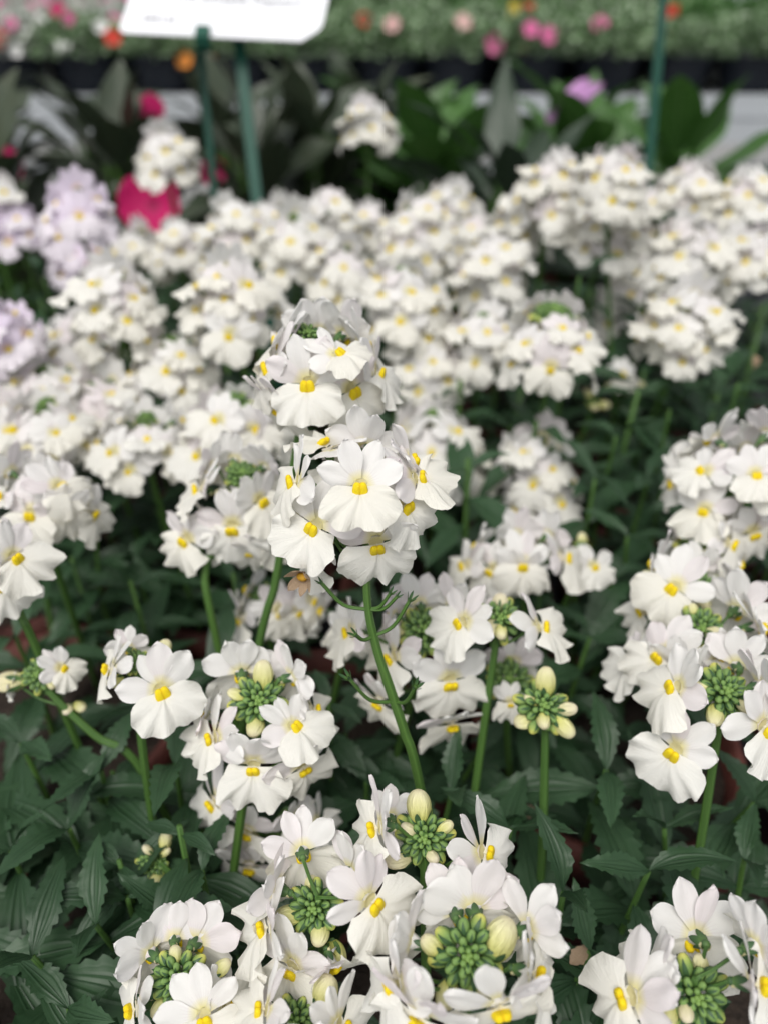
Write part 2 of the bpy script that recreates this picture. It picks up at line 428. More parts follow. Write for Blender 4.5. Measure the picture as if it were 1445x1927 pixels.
def cluster_mb(N=46, seed=0):
    r = random.Random(seed); m = MB()
    for k in range(N):
        f = k/(N-1); th = radians(8+100*f**.62); az = k*2.39996+r.uniform(-.12, .12)
        d = Vector((sin(th)*cos(az), sin(th)*sin(az), cos(th)))
        sz = .080+.165*f**1.15+(.03 if k >= N-6 else 0); rad = .10+.64*f**.8
        c = Vector((d.x*rad, d.y*rad, d.z*rad*.75+.20-.26*f)); ax = (d+Vector((0, 0, .35))).normalized()
        Rm = ax.to_track_quat('Z', 'Y').to_matrix()
        big = f > .55
        ellipsoid(m, c, (sz*.86, sz*.86, sz*(1.05+.35*f)), 7, 9, 0, Rm, (lambda q, f=f, sz=sz, ax=ax: (.25+.75*(1-f)*.9-.25*max(0, q.dot(ax)/sz)*(1 if f > .8 else .2), 0)))
        if f > .22:                          # sepals hugging each young bud
            n = 5
            for j in range(n):
                a2 = 2*pi*j/n+r.uniform(0, .4)
                e = Rm @ Vector((cos(a2), sin(a2), 0))
                hl = sz*(1.05+.35*f); fl_ = .06+.22*r.random()
                def hug(u, v, f=f, a2=a2, sz=sz, hl=hl, c=c, Rm=Rm, fl_=fl_):
                    t = 2*v-1; th = radians(165-(132 if f > .45 else 118)*u); w_ = .33*sin(pi*min(1, .25+.75*u))**.8 if u < .99 else 0
                    rr = sz*.86*(1.08+fl_*u*u)*sin(th); aa = a2+t*w_
                    return c+Rm @ Vector((rr*cos(aa), rr*sin(aa), hl*1.04*cos(th))), (u, t)
                m.grid(hug, 5, 2, 1)
        if f > .6 and k % 3 != 1:            # narrow bracts standing out round the head
            sepal(m, c-ax*sz*.8, (d+Vector((0, 0, .15+.3*r.random()))).normalized(), Vector((0, 0, 1)), .5, .15, 1, .12)
    m.tube([(0, 0, -.7), (0, 0, 0), (0, 0, .15)], [.16, .20, .12], 8, 1)
    return m
ME['cluster'] = [cluster_mb(34, 1).mesh('bud_cluster', [GBUD, SEPAL]), cluster_mb(31, 2).mesh('bud_cluster', [GBUD, SEPAL]), cluster_mb(37, 3).mesh('bud_cluster', [GBUD, SEPAL])]
def leaf_mb(ratio=.30, teeth=9, droop=.35, fold=.25, nu=36, nv=6, seed=0, tooth=.36, peak=.40):
    r = random.Random(seed); m = MB(); tw = r.uniform(-.25, .25); sw = r.uniform(-.12, .12); wv = r.uniform(0, 6)
    def fn(u, v):
        t = 2*v-1
        h = (u/peak)**.75 if u < peak else max(0, 1-((u-peak)/(1-peak))**1.6)
        hw = ratio/2*max(h, .035 if u < .9 else 0); tt = tooth*((u*teeth) % 1.0-.5)*-1*t**4 if .12 < u < .97 else 0
        x = hw*t*(1+tt)+sw*u*u; y = u-(droop**2)*.3*u**3; z = -droop*u*u+fold*abs(t)*hw+tw*u*hw*t+.022*sin(9*u+wv)*t*t+.010*sin(15*u+2*wv)*t**3
        return (x, y, z), (u, t)
    m.grid(fn, nu, nv); return m
ME['leaf'] = [leaf_mb(.34, 9, d, .35, seed=i).mesh('leaf', LEAF) for i, d in enumerate((.15, .3, .45, .22, .38, .55))]
ME['lowleaf'] = [leaf_mb(.34, 9, d, .35, 10, 4, seed=i).mesh('leaf', LEAF) for i, d in enumerate((.15, .3, .45, .22, .38, .55))]

# ------------------------------------------------------------------ pots, bench
POT_R = .058
POTS = []
def pot_mb(r=POT_R, h=ZS-ZB+.012, t=.004):
    m = MB(); prof = [(r*.72, 0), (r*.95, h*.78), (r*.97, h*.78), (r*1.04, h*.80), (r*1.04, h), (r*1.04-t, h), (r*.98-t, h*.8), (r*.93, h*.7)]
    def fn(u, v):
        i = u*(len(prof)-1); j = min(int(i), len(prof)-2); f = i-j
        rr = prof[j][0]*(1-f)+prof[j+1][0]*f; z = prof[j][1]*(1-f)+prof[j+1][1]*f
        return (rr*cos(2*pi*v), rr*sin(2*pi*v), z), (u, v)
    m.grid(fn, len(prof)-1, 28)
    return m
def soil_mb(r=POT_R*.93, h=ZS-ZB):
    m = MB(); rr = random.Random(9)
    def fn(u, v): return (r*u*cos(2*pi*v), r*u*sin(2*pi*v), h+rr.uniform(-.002, .002)*(u < .99)), (u, v)
    m.grid(fn, 6, 20); return m
def bench(name, label, y0, y1, x0, x1, z, topmat, frame, lower=False):
    b = thing(name, (0, (y0+y1)/2, 0), label, 'bench')
    O = Vector((0, (y0+y1)/2, 0))
    m = MB(); m.box(Vector(((x0+x1)/2, (y0+y1)/2, z-.012))-O, ((x1-x0)/2, (y1-y0)/2, .012)); obj('top', m.mesh('top', topmat, False), b)
    for yy in (y0-.012, y1+.012):
        m = MB(); m.box(Vector(((x0+x1)/2, yy, z-.038))-O, ((x1-x0)/2+.024, .011, .043))
        m.box(Vector(((x0+x1)/2, yy-.008, z-.03))-O, ((x1-x0)/2+.024, .005, .006))
        obj('rail', m.mesh('rail', frame, False), b)
    for xx in (x0+.1, (x0+x1)/2, x1-.1):
        for yy in (y0+.08, y1-.08):
            m = MB(); m.box(Vector((xx, yy, (z-.03)/2))-O, (.02, .02, (z-.03)/2)); obj('leg', m.mesh('leg', frame, False), b)
    if lower:
        m = MB(); m.box(Vector(((x0+x1)/2, y0+.02, z-.135))-O, ((x1-x0)/2, .012, .008)); obj('brace', m.mesh('brace', frame, False), b)
    return b
bench('display_bench', 'black matted bench carrying the white flowers in front', .0, 1.28, -1.3, 1.3, ZB, MATT, WALU)
BZ = Z0-.172
bench('growing_bench', 'long white metal bench behind, holding black pots of silvery plants', 1.74, 3.05, -2.6, 2.6, BZ, WALU, WALU, True)
m = MB(); m.box((0, 0, -.05), (150, 150, .05)); g = obj('floor', m.mesh('floor', CONC, False)); g['kind'] = 'structure'

# ------------------------------------------------------------------ flower spikes
rf = random.Random(21)
WM = .0242
NODES = []
def wanted(P, lean):
    dz = P.z-ZS
    return Vector((P.x+lean[0]*dz, P.y+lean[1]*dz))
def nearest_base(P, lean):
    q = wanted(P, lean)
    c = min(POTS, key=lambda c: (q-Vector(c)).length); v = q-Vector(c)
    if v.length > POT_R*.86: q = Vector(c)+v.normalized()*POT_R*.86
    return Vector((q.x, q.y, ZS-.003))
def lean_of(c, d, stem, seed):
    r = random.Random(seed)
    if not stem: return at(c[0], c[1], d), (r.uniform(-.2, .2), r.uniform(-.1, .25))
    w_ = [at(p[0], p[1], p[2] if len(p) > 2 else d) for p in stem]; prev = w_[-2] if len(w_) > 1 else at(c[0], c[1], d); dv = w_[-1]-prev
    return w_[-1], (-max(-.6, min(.6, dv.x/max(.01, -dv.z)))*-.7, max(-.5, min(.5, dv.y/max(.01, -dv.z)))*.7)
CALLS = []
def spike(*a_, **k_): CALLS.append((len(CALLS), a_, k_))
def place_pots(extra):                       # pots stand where the stems come up, shoulder to shoulder
    pts = []
    for i, a_, k_ in CALLS:
        d = k_.get('d') or WM*FPX/a_[2]; P, l = lean_of(a_[1], d, k_.get('stem', ()), i); pts.append(wanted(P, l))
    pts += extra; r = random.Random(4); cs = [p.copy() for p in r.sample(pts, 34)]
    for it in range(80):
        acc = [[Vector((0, 0)), 0] for _ in cs]
        for p in pts:
            k = min(range(len(cs)), key=lambda k: (cs[k]-p).length_squared); acc[k][0] += p; acc[k][1] += 1
        for k in range(len(cs)):
            if acc[k][1] and it < 60: cs[k] = cs[k].lerp(acc[k][0]/acc[k][1], .5)
        for _ in range(6):
            for k in range(len(cs)):
                for q in range(k):
                    v = cs[k]-cs[q]; L = v.length
                    if L < .126:
                        v = v.normalized() if L > 1e-5 else Vector((1, 0)); cs[k] += v*(.127-L)/2; cs[q] -= v*(.127-L)/2
    POTS.extend((c.x, c.y) for c in cs if c.y > .06)
def put_flower(root, O, P, f, wm, col, near, roll=0, wilt=False):
    M = basis(P-O, f, Vector((0, 0, 1)), wm, roll)
    if near:
        fl = obj('flower', ME[col, 'tube'], root, M)
        for k in range(4):
            q = obj('petal', ME[col, 'petal'][k][rf.randrange(NV)], fl)
            q.rotation_euler = (radians(rf.uniform(-16, 14)), radians(rf.uniform(-7, 7)), radians(rf.uniform(-5, 5))); ks = rf.uniform(.88, 1.08); q.scale = (ks*rf.uniform(.92, 1.06), ks, ks)
        q = obj('lip', ME[col, 'lip'][rf.randrange(NV)], fl); q.rotation_euler = (radians(rf.uniform(-8, 10)), 0, radians(rf.uniform(-4, 4)))
        obj('palate', ME['palate'][rf.randrange(3)], fl).rotation_euler = q.rotation_euler
    else:
        M = M @ Matrix.Diagonal((rf.uniform(.9, 1.08), rf.uniform(.88, 1.08), 1, 1))
        fl = obj('flower', ME[col, 'joined'][rf.randrange(NV)], root, M)
        q = obj('lip', ME[col, 'lip'][rf.randrange(NV)], fl); q.rotation_euler = (radians(rf.uniform(-8, 10)), 0, radians(rf.uniform(-4, 4)))
        q = obj('palate', ME['palate'][rf.randrange(3)], fl); q.scale = (.82, .8, .9)
    return M @ Vector((0, -.0, -.22))
def azdir(a, e):
    a, e = radians(a), radians(e); return Vector((cos(a)*cos(e), -sin(a)*cos(e), sin(e)))
GROUP = 'nemesia flower spikes'
def build_spike(idx, label, c, w, fl=(), buds=(), clus=0, stem=(), auto=None, col='white', d=None, axis=None, caly=(), leaves=None, wilted=None, lean=None, clusc=None, group=GROUP, R=.55):
    d = d or WM*FPX/w; wm = w*d/FPX; near = d < .335
    C = at(c[0], c[1], d)
    way = [at(p[0], p[1], p[2] if len(p) > 2 else d) for p in stem]
    top = C.copy(); ax = (axis or Vector((rf.uniform(-.15, .15), rf.uniform(-.15, .1), 1))).normalized()
    last, lean = lean_of(c, d, stem, idx)
    B = nearest_base(last, lean)
    root = thing('flower_spike', B, label, 'flower spike', group); O = B
    ctl = [C+ax*wm*.1]+([C-ax*wm*.7] if not way else [])+way+[B]
    path = spline(ctl, 7)
    sm = MB(); k = len(path)
    sm.tube([p-O for p in path], [.00085+.00055*min(1, 2.2*i/k) for i in range(k)], 8 if near else 6)
    def axis_pt(P, drop):                    # where a stalk leaves the stem
        zt = P.z-drop
        return min(path, key=lambda q: abs(q.z-zt)+(0 if q.z < zt+.004 else .004))
    def stalk(P, drop, r=.0005):
        A = axis_pt(P+O, drop)-O; mid = A.lerp(P, .55); mid.z -= .12*(P-A).length
        sm.tube(spline([A, mid, P], 4), [r*1.2]+[r]*7+[r*1.1], 6)
    # hand-placed flowers
    for f in fl:
        px, py, az = f[:3]; el = f[3] if len(f) > 3 else 20; sc = f[4] if len(f) > 4 else 1; ro = f[5] if len(f) > 5 else 0
        Rr = R*wm*(f[6] if len(f) > 6 else 1); sa = sin(radians(az))
        vw = 34+degrees_(math.atan((py-CY)/FPX))
        if sa > .4 and el < 30: el -= 8
        if sa < -.05 and el <= 35: el = el*(1+sa*.5)-(vw-4)*min(1, -sa*1.2)
        h = ((c[1]-py)*d/FPX-(-Rr*sa*sin(PITCH)))/cos(PITCH)
        dd = d-Rr*sa*cos(PITCH)-h*sin(PITCH)
        P = at(px, py, dd)
        stalk(put_flower(root, O, P, azdir(az, el), wm*sc*1.02, col, near, ro), .006)
    if auto:
        n, hh = auto[0], auto[1]; ph = rf.uniform(0, 6); wd = auto[2] if len(auto) > 2 else 1.0
        for i in range(n):
            t = (i+.5)/n; az = degrees_(ph+i*2.39996)+rf.uniform(-15, 15); sa = sin(radians(az))
            Rr = wm*wd*(.30+.42*sqrt(t))*rf.uniform(.85, 1.25); h = wm*(.35-hh*t+rf.uniform(-.12, .12))
            dr = azdir(az, 0); P = C+dr*Rr+ax*h
            stalk(put_flower(root, O, P, azdir(az, 52-46*t+rf.uniform(-16, 16)-(55 if sa < 0 else 0)*-sa), wm*rf.uniform(.8, 1.1), col, near, rf.uniform(-22, 22)), .005)
    for b in buds:
        px, py, size, az, el = b; sa = sin(radians(az)); Rr = .25*wm
        h = ((c[1]-py)*d/FPX+Rr*sa*sin(PITCH))/cos(PITCH)
        P = at(px, py, d-Rr*sa*cos(PITCH)-h*sin(PITCH)); f = azdir(az, el); L = size*d/FPX
        M = basis(P-O-f*L*.5, f, Vector((0, 0, 1)) if abs(el) < 80 else Vector((0, 1, 0)), L)
        q = obj('bud', ME['bud'][rf.randrange(3)], root, M); obj('calyx', ME['budcal'], q)
        stalk(P-O-f*L*.5, .004)
    if clus:
        s = clus*d/FPX*.5/.85; cc = clusc or c
        cax = (ax+Vector((rf.uniform(-.15, .15), -.85*(34+degrees_(math.atan((cc[1]-CY)/FPX)))/60, 0))).normalized()
        M = basis(at(cc[0], cc[1], d)-O-ax*s*.1, cax, Vector((0, 1, 0)), s, rf.uniform(0, 360))
        obj('bud_cluster', ME['cluster'][rf.randrange(3)], root, M)
    for (px, py, ax_px, ay, sz) in caly:     # spent stalks that carry only an empty calyx
        A = at(ax_px, ay, d); A = min(path, key=lambda q: (q-A).length)-O
        P = at(px, py, d-.002)-O; mid = A.lerp(P, .55); mid.z -= .22*(P-A).length
        sm.tube(spline([A, mid, P], 5), .00055, 6)
        dr = (P-mid).normalized(); obj('calyx', ME['calyx'], root, basis(P, dr, Vector((0, 1, 0)), sz*2.6*d/FPX))
        # small bract under the stalk
    if wilted:
        P = at(wilted[0], wilted[1], d-.004)-O
        m = MB(); rr = random.Random(4)
        for k in range(6):
            q = petal_mb(k*60+rr.uniform(-20, 20), .5, .35, -.6, (0, 0, 0), .5); m.add(q)
        wl = obj('withered_flower', m.mesh('withered_flower', WILT), root, basis(P, azdir(110, 0), s=wm*.34)); mm = MB(); ellipsoid(mm, (0, 0, .12), (.2, .16, .14)); obj('palate', mm.mesh('palate', WILTY), wl)
    obj('stem', sm.mesh('stem', STEM), root)
    # leaves in opposite pairs down the stem
    ztop = C.z-wm*(1.5 if not leaves else leaves[0]); npair = leaves[1] if leaves else 4; LL = leaves[2] if leaves and len(leaves) > 2 else .038
    if npair:
        base_a = rf.uniform(0, pi); zb = ZS+.012; step = max(.014, (ztop-zb)/max(1, npair))
        for k in range(npair):
            z = ztop-step*k-.008
            if z < zb: break
            A = min(path, key=lambda q: abs(q.z-z)); base_a += pi/2+rf.uniform(-.3, .3)
            for sgn in (0, pi):
                a = base_a+sgn+rf.uniform(-.2, .2); e = radians(rf.uniform(5, 45)); dr = Vector((cos(a)*cos(e), sin(a)*cos(e), sin(e)))
                L = LL*(.55+.5*min(1, (k+1)/3))*rf.uniform(.85, 1.15)
                y = dr; x = dr.cross(Vector((0, 0, 1))).normalized(); zz = x.cross(y)
                M = Matrix.Translation(A-O) @ Matrix((x, y, zz)).transposed().to_4x4() @ Matrix.Rotation(rf.uniform(-.3, .3), 4, 'Y') @ Matrix.Scale(L, 4)
                obj('leaf', (ME['leaf'] if near else ME['lowleaf'])[rf.randrange(6)], root, M)
    return root
def degrees_(x): return x*180/pi
# --- the sharp spikes in front, flower by flower: (x, y, azimuth [, elevation, scale, roll])
spike('tall full spike in sharp focus with bare stalks and a withered flower underneath', (690, 905), 166, d=.208,
      fl=[(678, 915, 90, 32, .92), (594, 990, 118, 26, .92, -14), (708, 1022, 82, 4, .97, 3), (758, 950, 40, 18, .94, 6), (616, 842, 235, 62, .9, 10), (558, 905, 165, 20, .9, -8),
          (690, 846, 268, 25, 1.0), (770, 868, 335, 35, .88, 30), (784, 900, 15, 30, .85, 20, .8), (565, 965, 190, 5, .9, 0, .8), (600, 1030, 150, -8, .9), (738, 880, 300, 40, .8), (640, 890, 200, 50, .85)],
      stem=[(690, 1110, .210), (706, 1210, .213), (735, 1300, .217), (760, 1375, .221), (790, 1480, .230)],
      caly=[(604, 1096, 694, 1150, 22), (772, 1128, 706, 1210, 30), (735, 1116, 696, 1148, 24), (668, 1194, 708, 1215, 28), (655, 1275, 740, 1355, 34), (782, 1292, 752, 1360, 34), (748, 1122, 697, 1155, 20)],
      wilted=(572, 1082), leaves=(12, 2, .03))
spike('full spike with a green bud dome, directly above and behind the sharpest spike', (600, 655), 158, d=.235,
      fl=[(581, 722, 95, 20, .98, 0), (660, 733, 50, 15, .95, 12), (636, 668, 55, 62, .7, 25), (512, 690, 165, 15, 1), (597, 628, 265, 25, .98), (645, 632, 292, 20, .92), (680, 650, 335, 30, .9, 10), (532, 640, 200, 30, .95),
          (530, 765, 135, -25, 1), (708, 700, 12, 5, .85)],
      buds=[(580, 656, 44, 100, 20)], clus=64, clusc=(578, 628), stem=[(560, 830, .24), (520, 1090, .255), (488, 1215, .262)], leaves=(10, 2, .03))
spike('spike with four open blooms round a dark bud dome, left of the sharpest spike', (452, 905), 124, d=.272,
      fl=[(352, 1016, 125, 25, 1.02, -8), (438, 990, 95, 12, 1.1, 0), (490, 942, 45, 20, .95, 8), (377, 920, 165, 25, .95), (515, 1000, 35, 0, 1), (440, 868, 265, 30, .9), (500, 880, 310, 25, .9), (398, 880, 215, 25, .85), (395, 1000, 150, -10, .9), (470, 1035, 90, -25, .85)],
      buds=[(420, 928, 34, 140, 20)], clus=62, clusc=(455, 890), stem=[(437, 1000, .275), (388, 1065, .275), (408, 1205, .28)], leaves=(9, 2))
spike('open ring of blooms with a large pale bud behind its cluster, below the withered flower', (490, 1320), 150, d=.226,
      fl=[(478, 1440, 92, 8, 1.0, 0), (570, 1442, 55, -5, .98, 8), (553, 1368, 40, 52, .82, 10), (404, 1388, 150, 25, .95, -20), (455, 1268, 255, 22, 1.02, 5), (548, 1275, 322, 15, .9, 14), (390, 1350, 195, 20, .9), (590, 1335, 350, 30, .75), (505, 1275, 280, 20, .8)],
      buds=[(496, 1272, 62, 270, 62), (481, 1368, 48, 95, 5), (447, 1308, 40, 190, 20)], clus=98, clusc=(487, 1316), stem=[(480, 1420, .228), (455, 1530, .234)], leaves=(7, 3))
spike('spike hidden beneath the ring of blooms, showing two drooping flowers and a bud', (490, 1570), 130, d=.262,
      fl=[(404, 1510, 140, 10, 1), (465, 1565, 110, 0, .95), (560, 1535, 30, 0, .9), (470, 1630, 100, -15, 1.0), (600, 1550, 20, 10, .8)],
      buds=[(490, 1570, 50, 220, 50)], clus=60, clusc=(522, 1580), leaves=(5, 3))
spike('pair of separate blooms with a round pale bud, left of the open ring of blooms', (258, 1250), 148, d=.23,
      fl=[(303, 1300, 62, 30, 1.04, 2), (208, 1258, 172, 18, .82, -10), (243, 1222, 245, 15, .6)],
      buds=[(308, 1222, 42, 320, 55), (217, 1282, 34, 130, 10)], clus=44, clusc=(256, 1243), stem=[(262, 1330, .234), (275, 1460, .245)], leaves=(5, 4))
spike('small young spike with one little open bloom and pale drooping buds at the far left', (70, 1270), 90, d=.255, R=.5,
      fl=[(116, 1258, 25, 35, .95, 10), (22, 1290, 175, 0, .6, -30)], buds=[(18, 1284, 62, 180, -5), (97, 1285, 30, 60, -10), (150, 1330, 34, 40, 10), (128, 1335, 28, 90, 5)], clus=62, clusc=(72, 1268),
      stem=[(100, 1310, .256), (180, 1385, .26), (270, 1455, .266)], leaves=(5, 3))
spike('two wide side-on blooms cut by the left edge above the small young spike', (-2, 1050), 140, d=.245,
      fl=[(26, 1048, 35, 22, .92, 12), (2, 1096, 55, 6, .98, 8), (-40, 1040, 150, 20, .9), (38, 1018, 320, 30, .75)], stem=[(40, 1160, .25), (75, 1235, .258)], leaves=(8, 3))
spike('crowded left-edge spike with flat-topped blooms above the two wide side-on blooms', (65, 930), 118, d=.285,
      fl=[(60, 966, 95, 25, 1), (112, 915, 30, 40, .95), (120, 965, 60, 5, .9), (170, 965, 15, 0, 1.0), (10, 935, 160, 30, .9), (70, 905, 260, 35, .9), (20, 890, 220, 30, .9), (140, 910, 340, 30, .9), (40, 985, 130, 0, .9)],
      leaves=(8, 3))
spike('ring of blooms with bulging yellow buds on the left of its green cluster', (600, 1700), 172, d=.197,
      fl=[(698, 1697, 45, 26, 1.0, 10), (550, 1820, 118, 20, .95, 8), (570, 1605, 262, 22, .95, -8), (520, 1672, 205, 20, .95, -10), (505, 1745, 165, 5, 1), (625, 1815, 60, -25, .8, 60), (660, 1640, 320, 25, .9)],
      buds=[(546, 1724, 56, 175, 5), (602, 1757, 50, 95, 0), (632, 1799, 56, 70, -35), (588, 1668, 40, 260, 45)], clus=92, clusc=(592, 1706), leaves=(4, 3))
spike('young spike with yellow-white buds round a tidy green dome, one side-on bloom each side', (797, 1575), 168, d=.2,
      fl=[(908, 1604, 22, 30, .95, 14), (712, 1558, 168, 10, .95, -12), (735, 1540, 250, 20, .7)],
      buds=[(788, 1518, 66, 262, 62), (750, 1616, 58, 160, 5), (821, 1640, 52, 75, -5), (836, 1558, 38, 345, 30), (770, 1562, 38, 190, 30), (812, 1612, 36, 60, 10)], clus=98, clusc=(798, 1574), stem=[(800, 1680, .206)], leaves=(6, 3))
spike('largest open ring of blooms with a wide green bud cluster at the bottom centre', (880, 1795), 200, d=.176, R=.6,
      fl=[(940, 1892, 78, -6, 1.0, 4), (790, 1910, 118, -4, 1.0, -8), (890, 1715, 268, 24, 1.05, 3), (990, 1750, 325, 14, .95, 8), (775, 1772, 205, 24, .85, -20), (1000, 1830, 15, 10, .95), (745, 1850, 160, 10, .95), (860, 1720, 285, 20, .9, -30)],
      buds=[(938, 1768, 90, 318, 48), (840, 1872, 60, 110, 0), (812, 1780, 50, 205, 35), (905, 1872, 40, 80, 5)], clus=122, clusc=(878, 1793), leaves=(3, 3))
spike('ring of blooms in the bottom right corner with one bud upright over its green cluster', (1305, 1850), 196, d=.178, R=.62,
      fl=[(1308, 1765, 262, 24, 1.06, 4), (1185, 1876, 168, 18, 1.05, -10), (1420, 1853, 18, 20, 1.0, 10), (1230, 1830, 190, 20, .9), (1420, 1780, 340, 20, .9)],
      buds=[(1318, 1824, 56, 265, 50), (1250, 1908, 66, 130, 5), (1290, 1905, 40, 100, 5)], clus=120, clusc=(1308, 1870), leaves=(3, 3))
spike('low spike at the bottom left with its blooms fanned behind a green bud cluster', (333, 1845), 168, d=.196,
      fl=[(384, 1914, 78, 40, .9, 12), (285, 1795, 222, 25, .95, -10), (370, 1775, 282, 22, 1.0, 8), (255, 1900, 160, 10, .95, -20), (425, 1890, 15, 10, .9), (330, 1770, 258, 25, .8)],
      buds=[(304, 1897, 46, 120, 10), (418, 1822, 40, 330, 30), (330, 1800, 40, 265, 50)], clus=98, clusc=(334, 1840), leaves=(3, 3))
spike('tiny budding spike without open flowers among the dark leaves at the lower left', (290, 1620), 100, d=.24, buds=[(311, 1584, 40, 300, 60), (293, 1655, 36, 95, 5), (278, 1600, 24, 200, 40), (311, 1604, 24, 350, 30)], clus=56, clusc=(288, 1620),
      stem=[(322, 1645, .241), (368, 1690, .246)], leaves=(3, 3))
spike('bottom-edge spike with its blooms mostly cut off, left of the largest ring', (560, 1925), 176, d=.188, fl=[(500, 1900, 175, 25, .9), (535, 1890, 240, 30, .8), (640, 1930, 20, 20, .9), (590, 1990, 90, 20, 1)], buds=[(612, 1868, 70, 300, 60)], clus=84, clusc=(555, 1922), leaves=(3, 2))
spike('bud-only spike on a straight upright stem with three fat creamy buds', (1022, 1330), 140, d=.235, buds=[(1026, 1284, 62, 270, 65), (990, 1356, 50, 165, -8), (1058, 1366, 56, 45, -20), (1066, 1334, 40, 10, 10), (1000, 1318, 34, 200, 25), (1022, 1357, 36, 95, 0), (1045, 1318, 30, 320, 25)], clus=92, clusc=(1020, 1326),
      stem=[(1025, 1400, .238), (1018, 1640, .25)], leaves=(4, 4))
spike('spike with a small green dome and one bloom turned away to its right', (940, 1168), 140, d=.245,
      fl=[(1016, 1180, 15, 35, .95, 14), (870, 1172, 150, 28, .92, -16), (905, 1150, 240, 10, .5)], buds=[(922, 1182, 48, 150, -5), (941, 1138, 46, 268, 60), (965, 1165, 34, 10, 10), (942, 1190, 34, 95, 0)], clus=82, clusc=(940, 1162), stem=[(932, 1215, .247), (907, 1390, .255), (888, 1530, .262)], leaves=(8, 3))
spike('spike with a large frontal bloom hanging just right of the sharp green stem', (800, 1190), 140, d=.252,
      fl=[(846, 1280, 78, 12, 1.06, -3), (740, 1236, 150, 15, .95, -10), (715, 1320, 130, -15, .95), (790, 1140, 265, 25, .9), (850, 1145, 310, 25, .9), (740, 1160, 215, 25, .8), (850, 1360, 75, -30, 1.0), (660, 1190, 170, 10, .9)],
      buds=[(786, 1242, 38, 110, 5), (836, 1178, 36, 340, 20), (760, 1190, 32, 190, 20)], clus=86, clusc=(798, 1184), leaves=(9, 3))
spike('small spike with one unopened white bloom, just above the bud-only spike', (958, 1276), 120, d=.27, fl=[(965, 1248, 275, 30, .9), (960, 1322, 90, 10, .6)], buds=[(925, 1300, 36, 170, 10), (962, 1322, 60, 90, -10)], clus=78, clusc=(958, 1276), leaves=(5, 3))
spike('spike with a neat frontal bloom among pinkish uprights, right of the sharpest spike', (980, 1040), 112, d=.305,
      fl=[(982, 1062, 88, 28, 1.0), (925, 1073, 140, 20, .95), (1060, 1050, 15, 20, 1.05), (970, 1010, 265, 25, 1), (1030, 1010, 310, 25, .95), (875, 1065, 170, 25, .9), (900, 1030, 215, 25, .9), (985, 1085, 90, -10, .9)], leaves=(7, 4))
spike('small creamy cup-shaped bloom beside a single green bud, right of the neat frontal bloom', (1098, 1030), 88, d=.32, fl=[(1116, 1066, 70, 32, .95)], buds=[(1095, 1018, 34, 250, 65)], clus=30, clusc=(1094, 1030), leaves=(8, 3))
spike('ring of blooms with a round bud below its cluster, against the right edge', (1362, 1300), 158, d=.222,
      fl=[(1270, 1412, 128, 26, 1.0, -14), (1436, 1366, 60, 22, 1.0, 8), (1272, 1293, 175, 25, .95, -6), (1385, 1255, 285, 24, .95, 8), (1310, 1270, 225, 15, .75), (1430, 1290, 350, 25, .9)],
      buds=[(1345, 1346, 52, 110, -2), (1400, 1330, 36, 60, 0), (1326, 1296, 40, 190, 25)], clus=96, clusc=(1363, 1300), stem=[(1350, 1385, .225), (1305, 1660, .245)], leaves=(6, 4))
spike('spike with pink-flushed upright petals and a wide bloom at its left, behind the right-edge ring', (1318, 1185), 144, d=.246,
      fl=[(1244, 1234, 145, 28, 1.0, -10), (1385, 1150, 315, 18, 1.1, 10), (1425, 1180, 10, 15, .95), (1190, 1250, 175, 10, .9), (1280, 1260, 120, -10, .85), (1345, 1240, 60, 0, .8)], buds=[(1322, 1230, 50, 95, 0), (1345, 1190, 34, 30, 10), (1300, 1205, 32, 170, 5), (1305, 1150, 32, 250, 50)], clus=86, clusc=(1318, 1182), leaves=(7, 3))
spike('spike with a broad bloom shown in profile, second one up from the right-edge ring', (1320, 1105), 130, d=.268,
      fl=[(1268, 1106, 130, 30, 1.02, -12), (1235, 1060, 215, 22, .9), (1210, 1150, 170, 0, .8), (1320, 1075, 275, 20, .8), (1390, 1110, 340, 20, 1.0)], buds=[(1322, 1130, 44, 90, 0), (1222, 1082, 30, 180, 20)], clus=66, clusc=(1330, 1108), leaves=(7, 3))
spike('spike with pale pink back petals round a bright green cluster, under the dense right-edge head', (1325, 1025), 122, d=.292,
      fl=[(1372, 1022, 40, 28, .95, 8), (1285, 1000, 230, 24, 1), (1350, 985, 290, 26, 1), (1320, 985, 262, 22, .9), (1385, 1060, 20, 0, .9)], buds=[(1328, 1046, 40, 92, 0), (1350, 1005, 34, 330, 30)], clus=78, clusc=(1320, 1025), leaves=(8, 3))
spike('dense round head cut by the right edge, the fullest one on that side', (1395, 870), 118, d=.29, auto=(17, 1.35, 1.35), leaves=(8, 3))
spike('lone lower blooms between the sharp green stem and the left bud dome spike', (500, 1130), 100, d=.31, fl=[(525, 1150, 60, 15, 1), (455, 1165, 150, 10, 1), (470, 1110, 200, 20, .95), (560, 1150, 40, 10, .9), (585, 1130, 20, 15, .9)], clus=50, clusc=(495, 1120), buds=[(520, 1130, 30, 40, 10)], leaves=(8, 3))
spike('bloom peeping out left of the bare stalks of the sharp green stem', (640, 1160), 100, d=.3, fl=[(655, 1185, 100, 15, 1), (610, 1150, 200, 20, .9)], leaves=(8, 3))
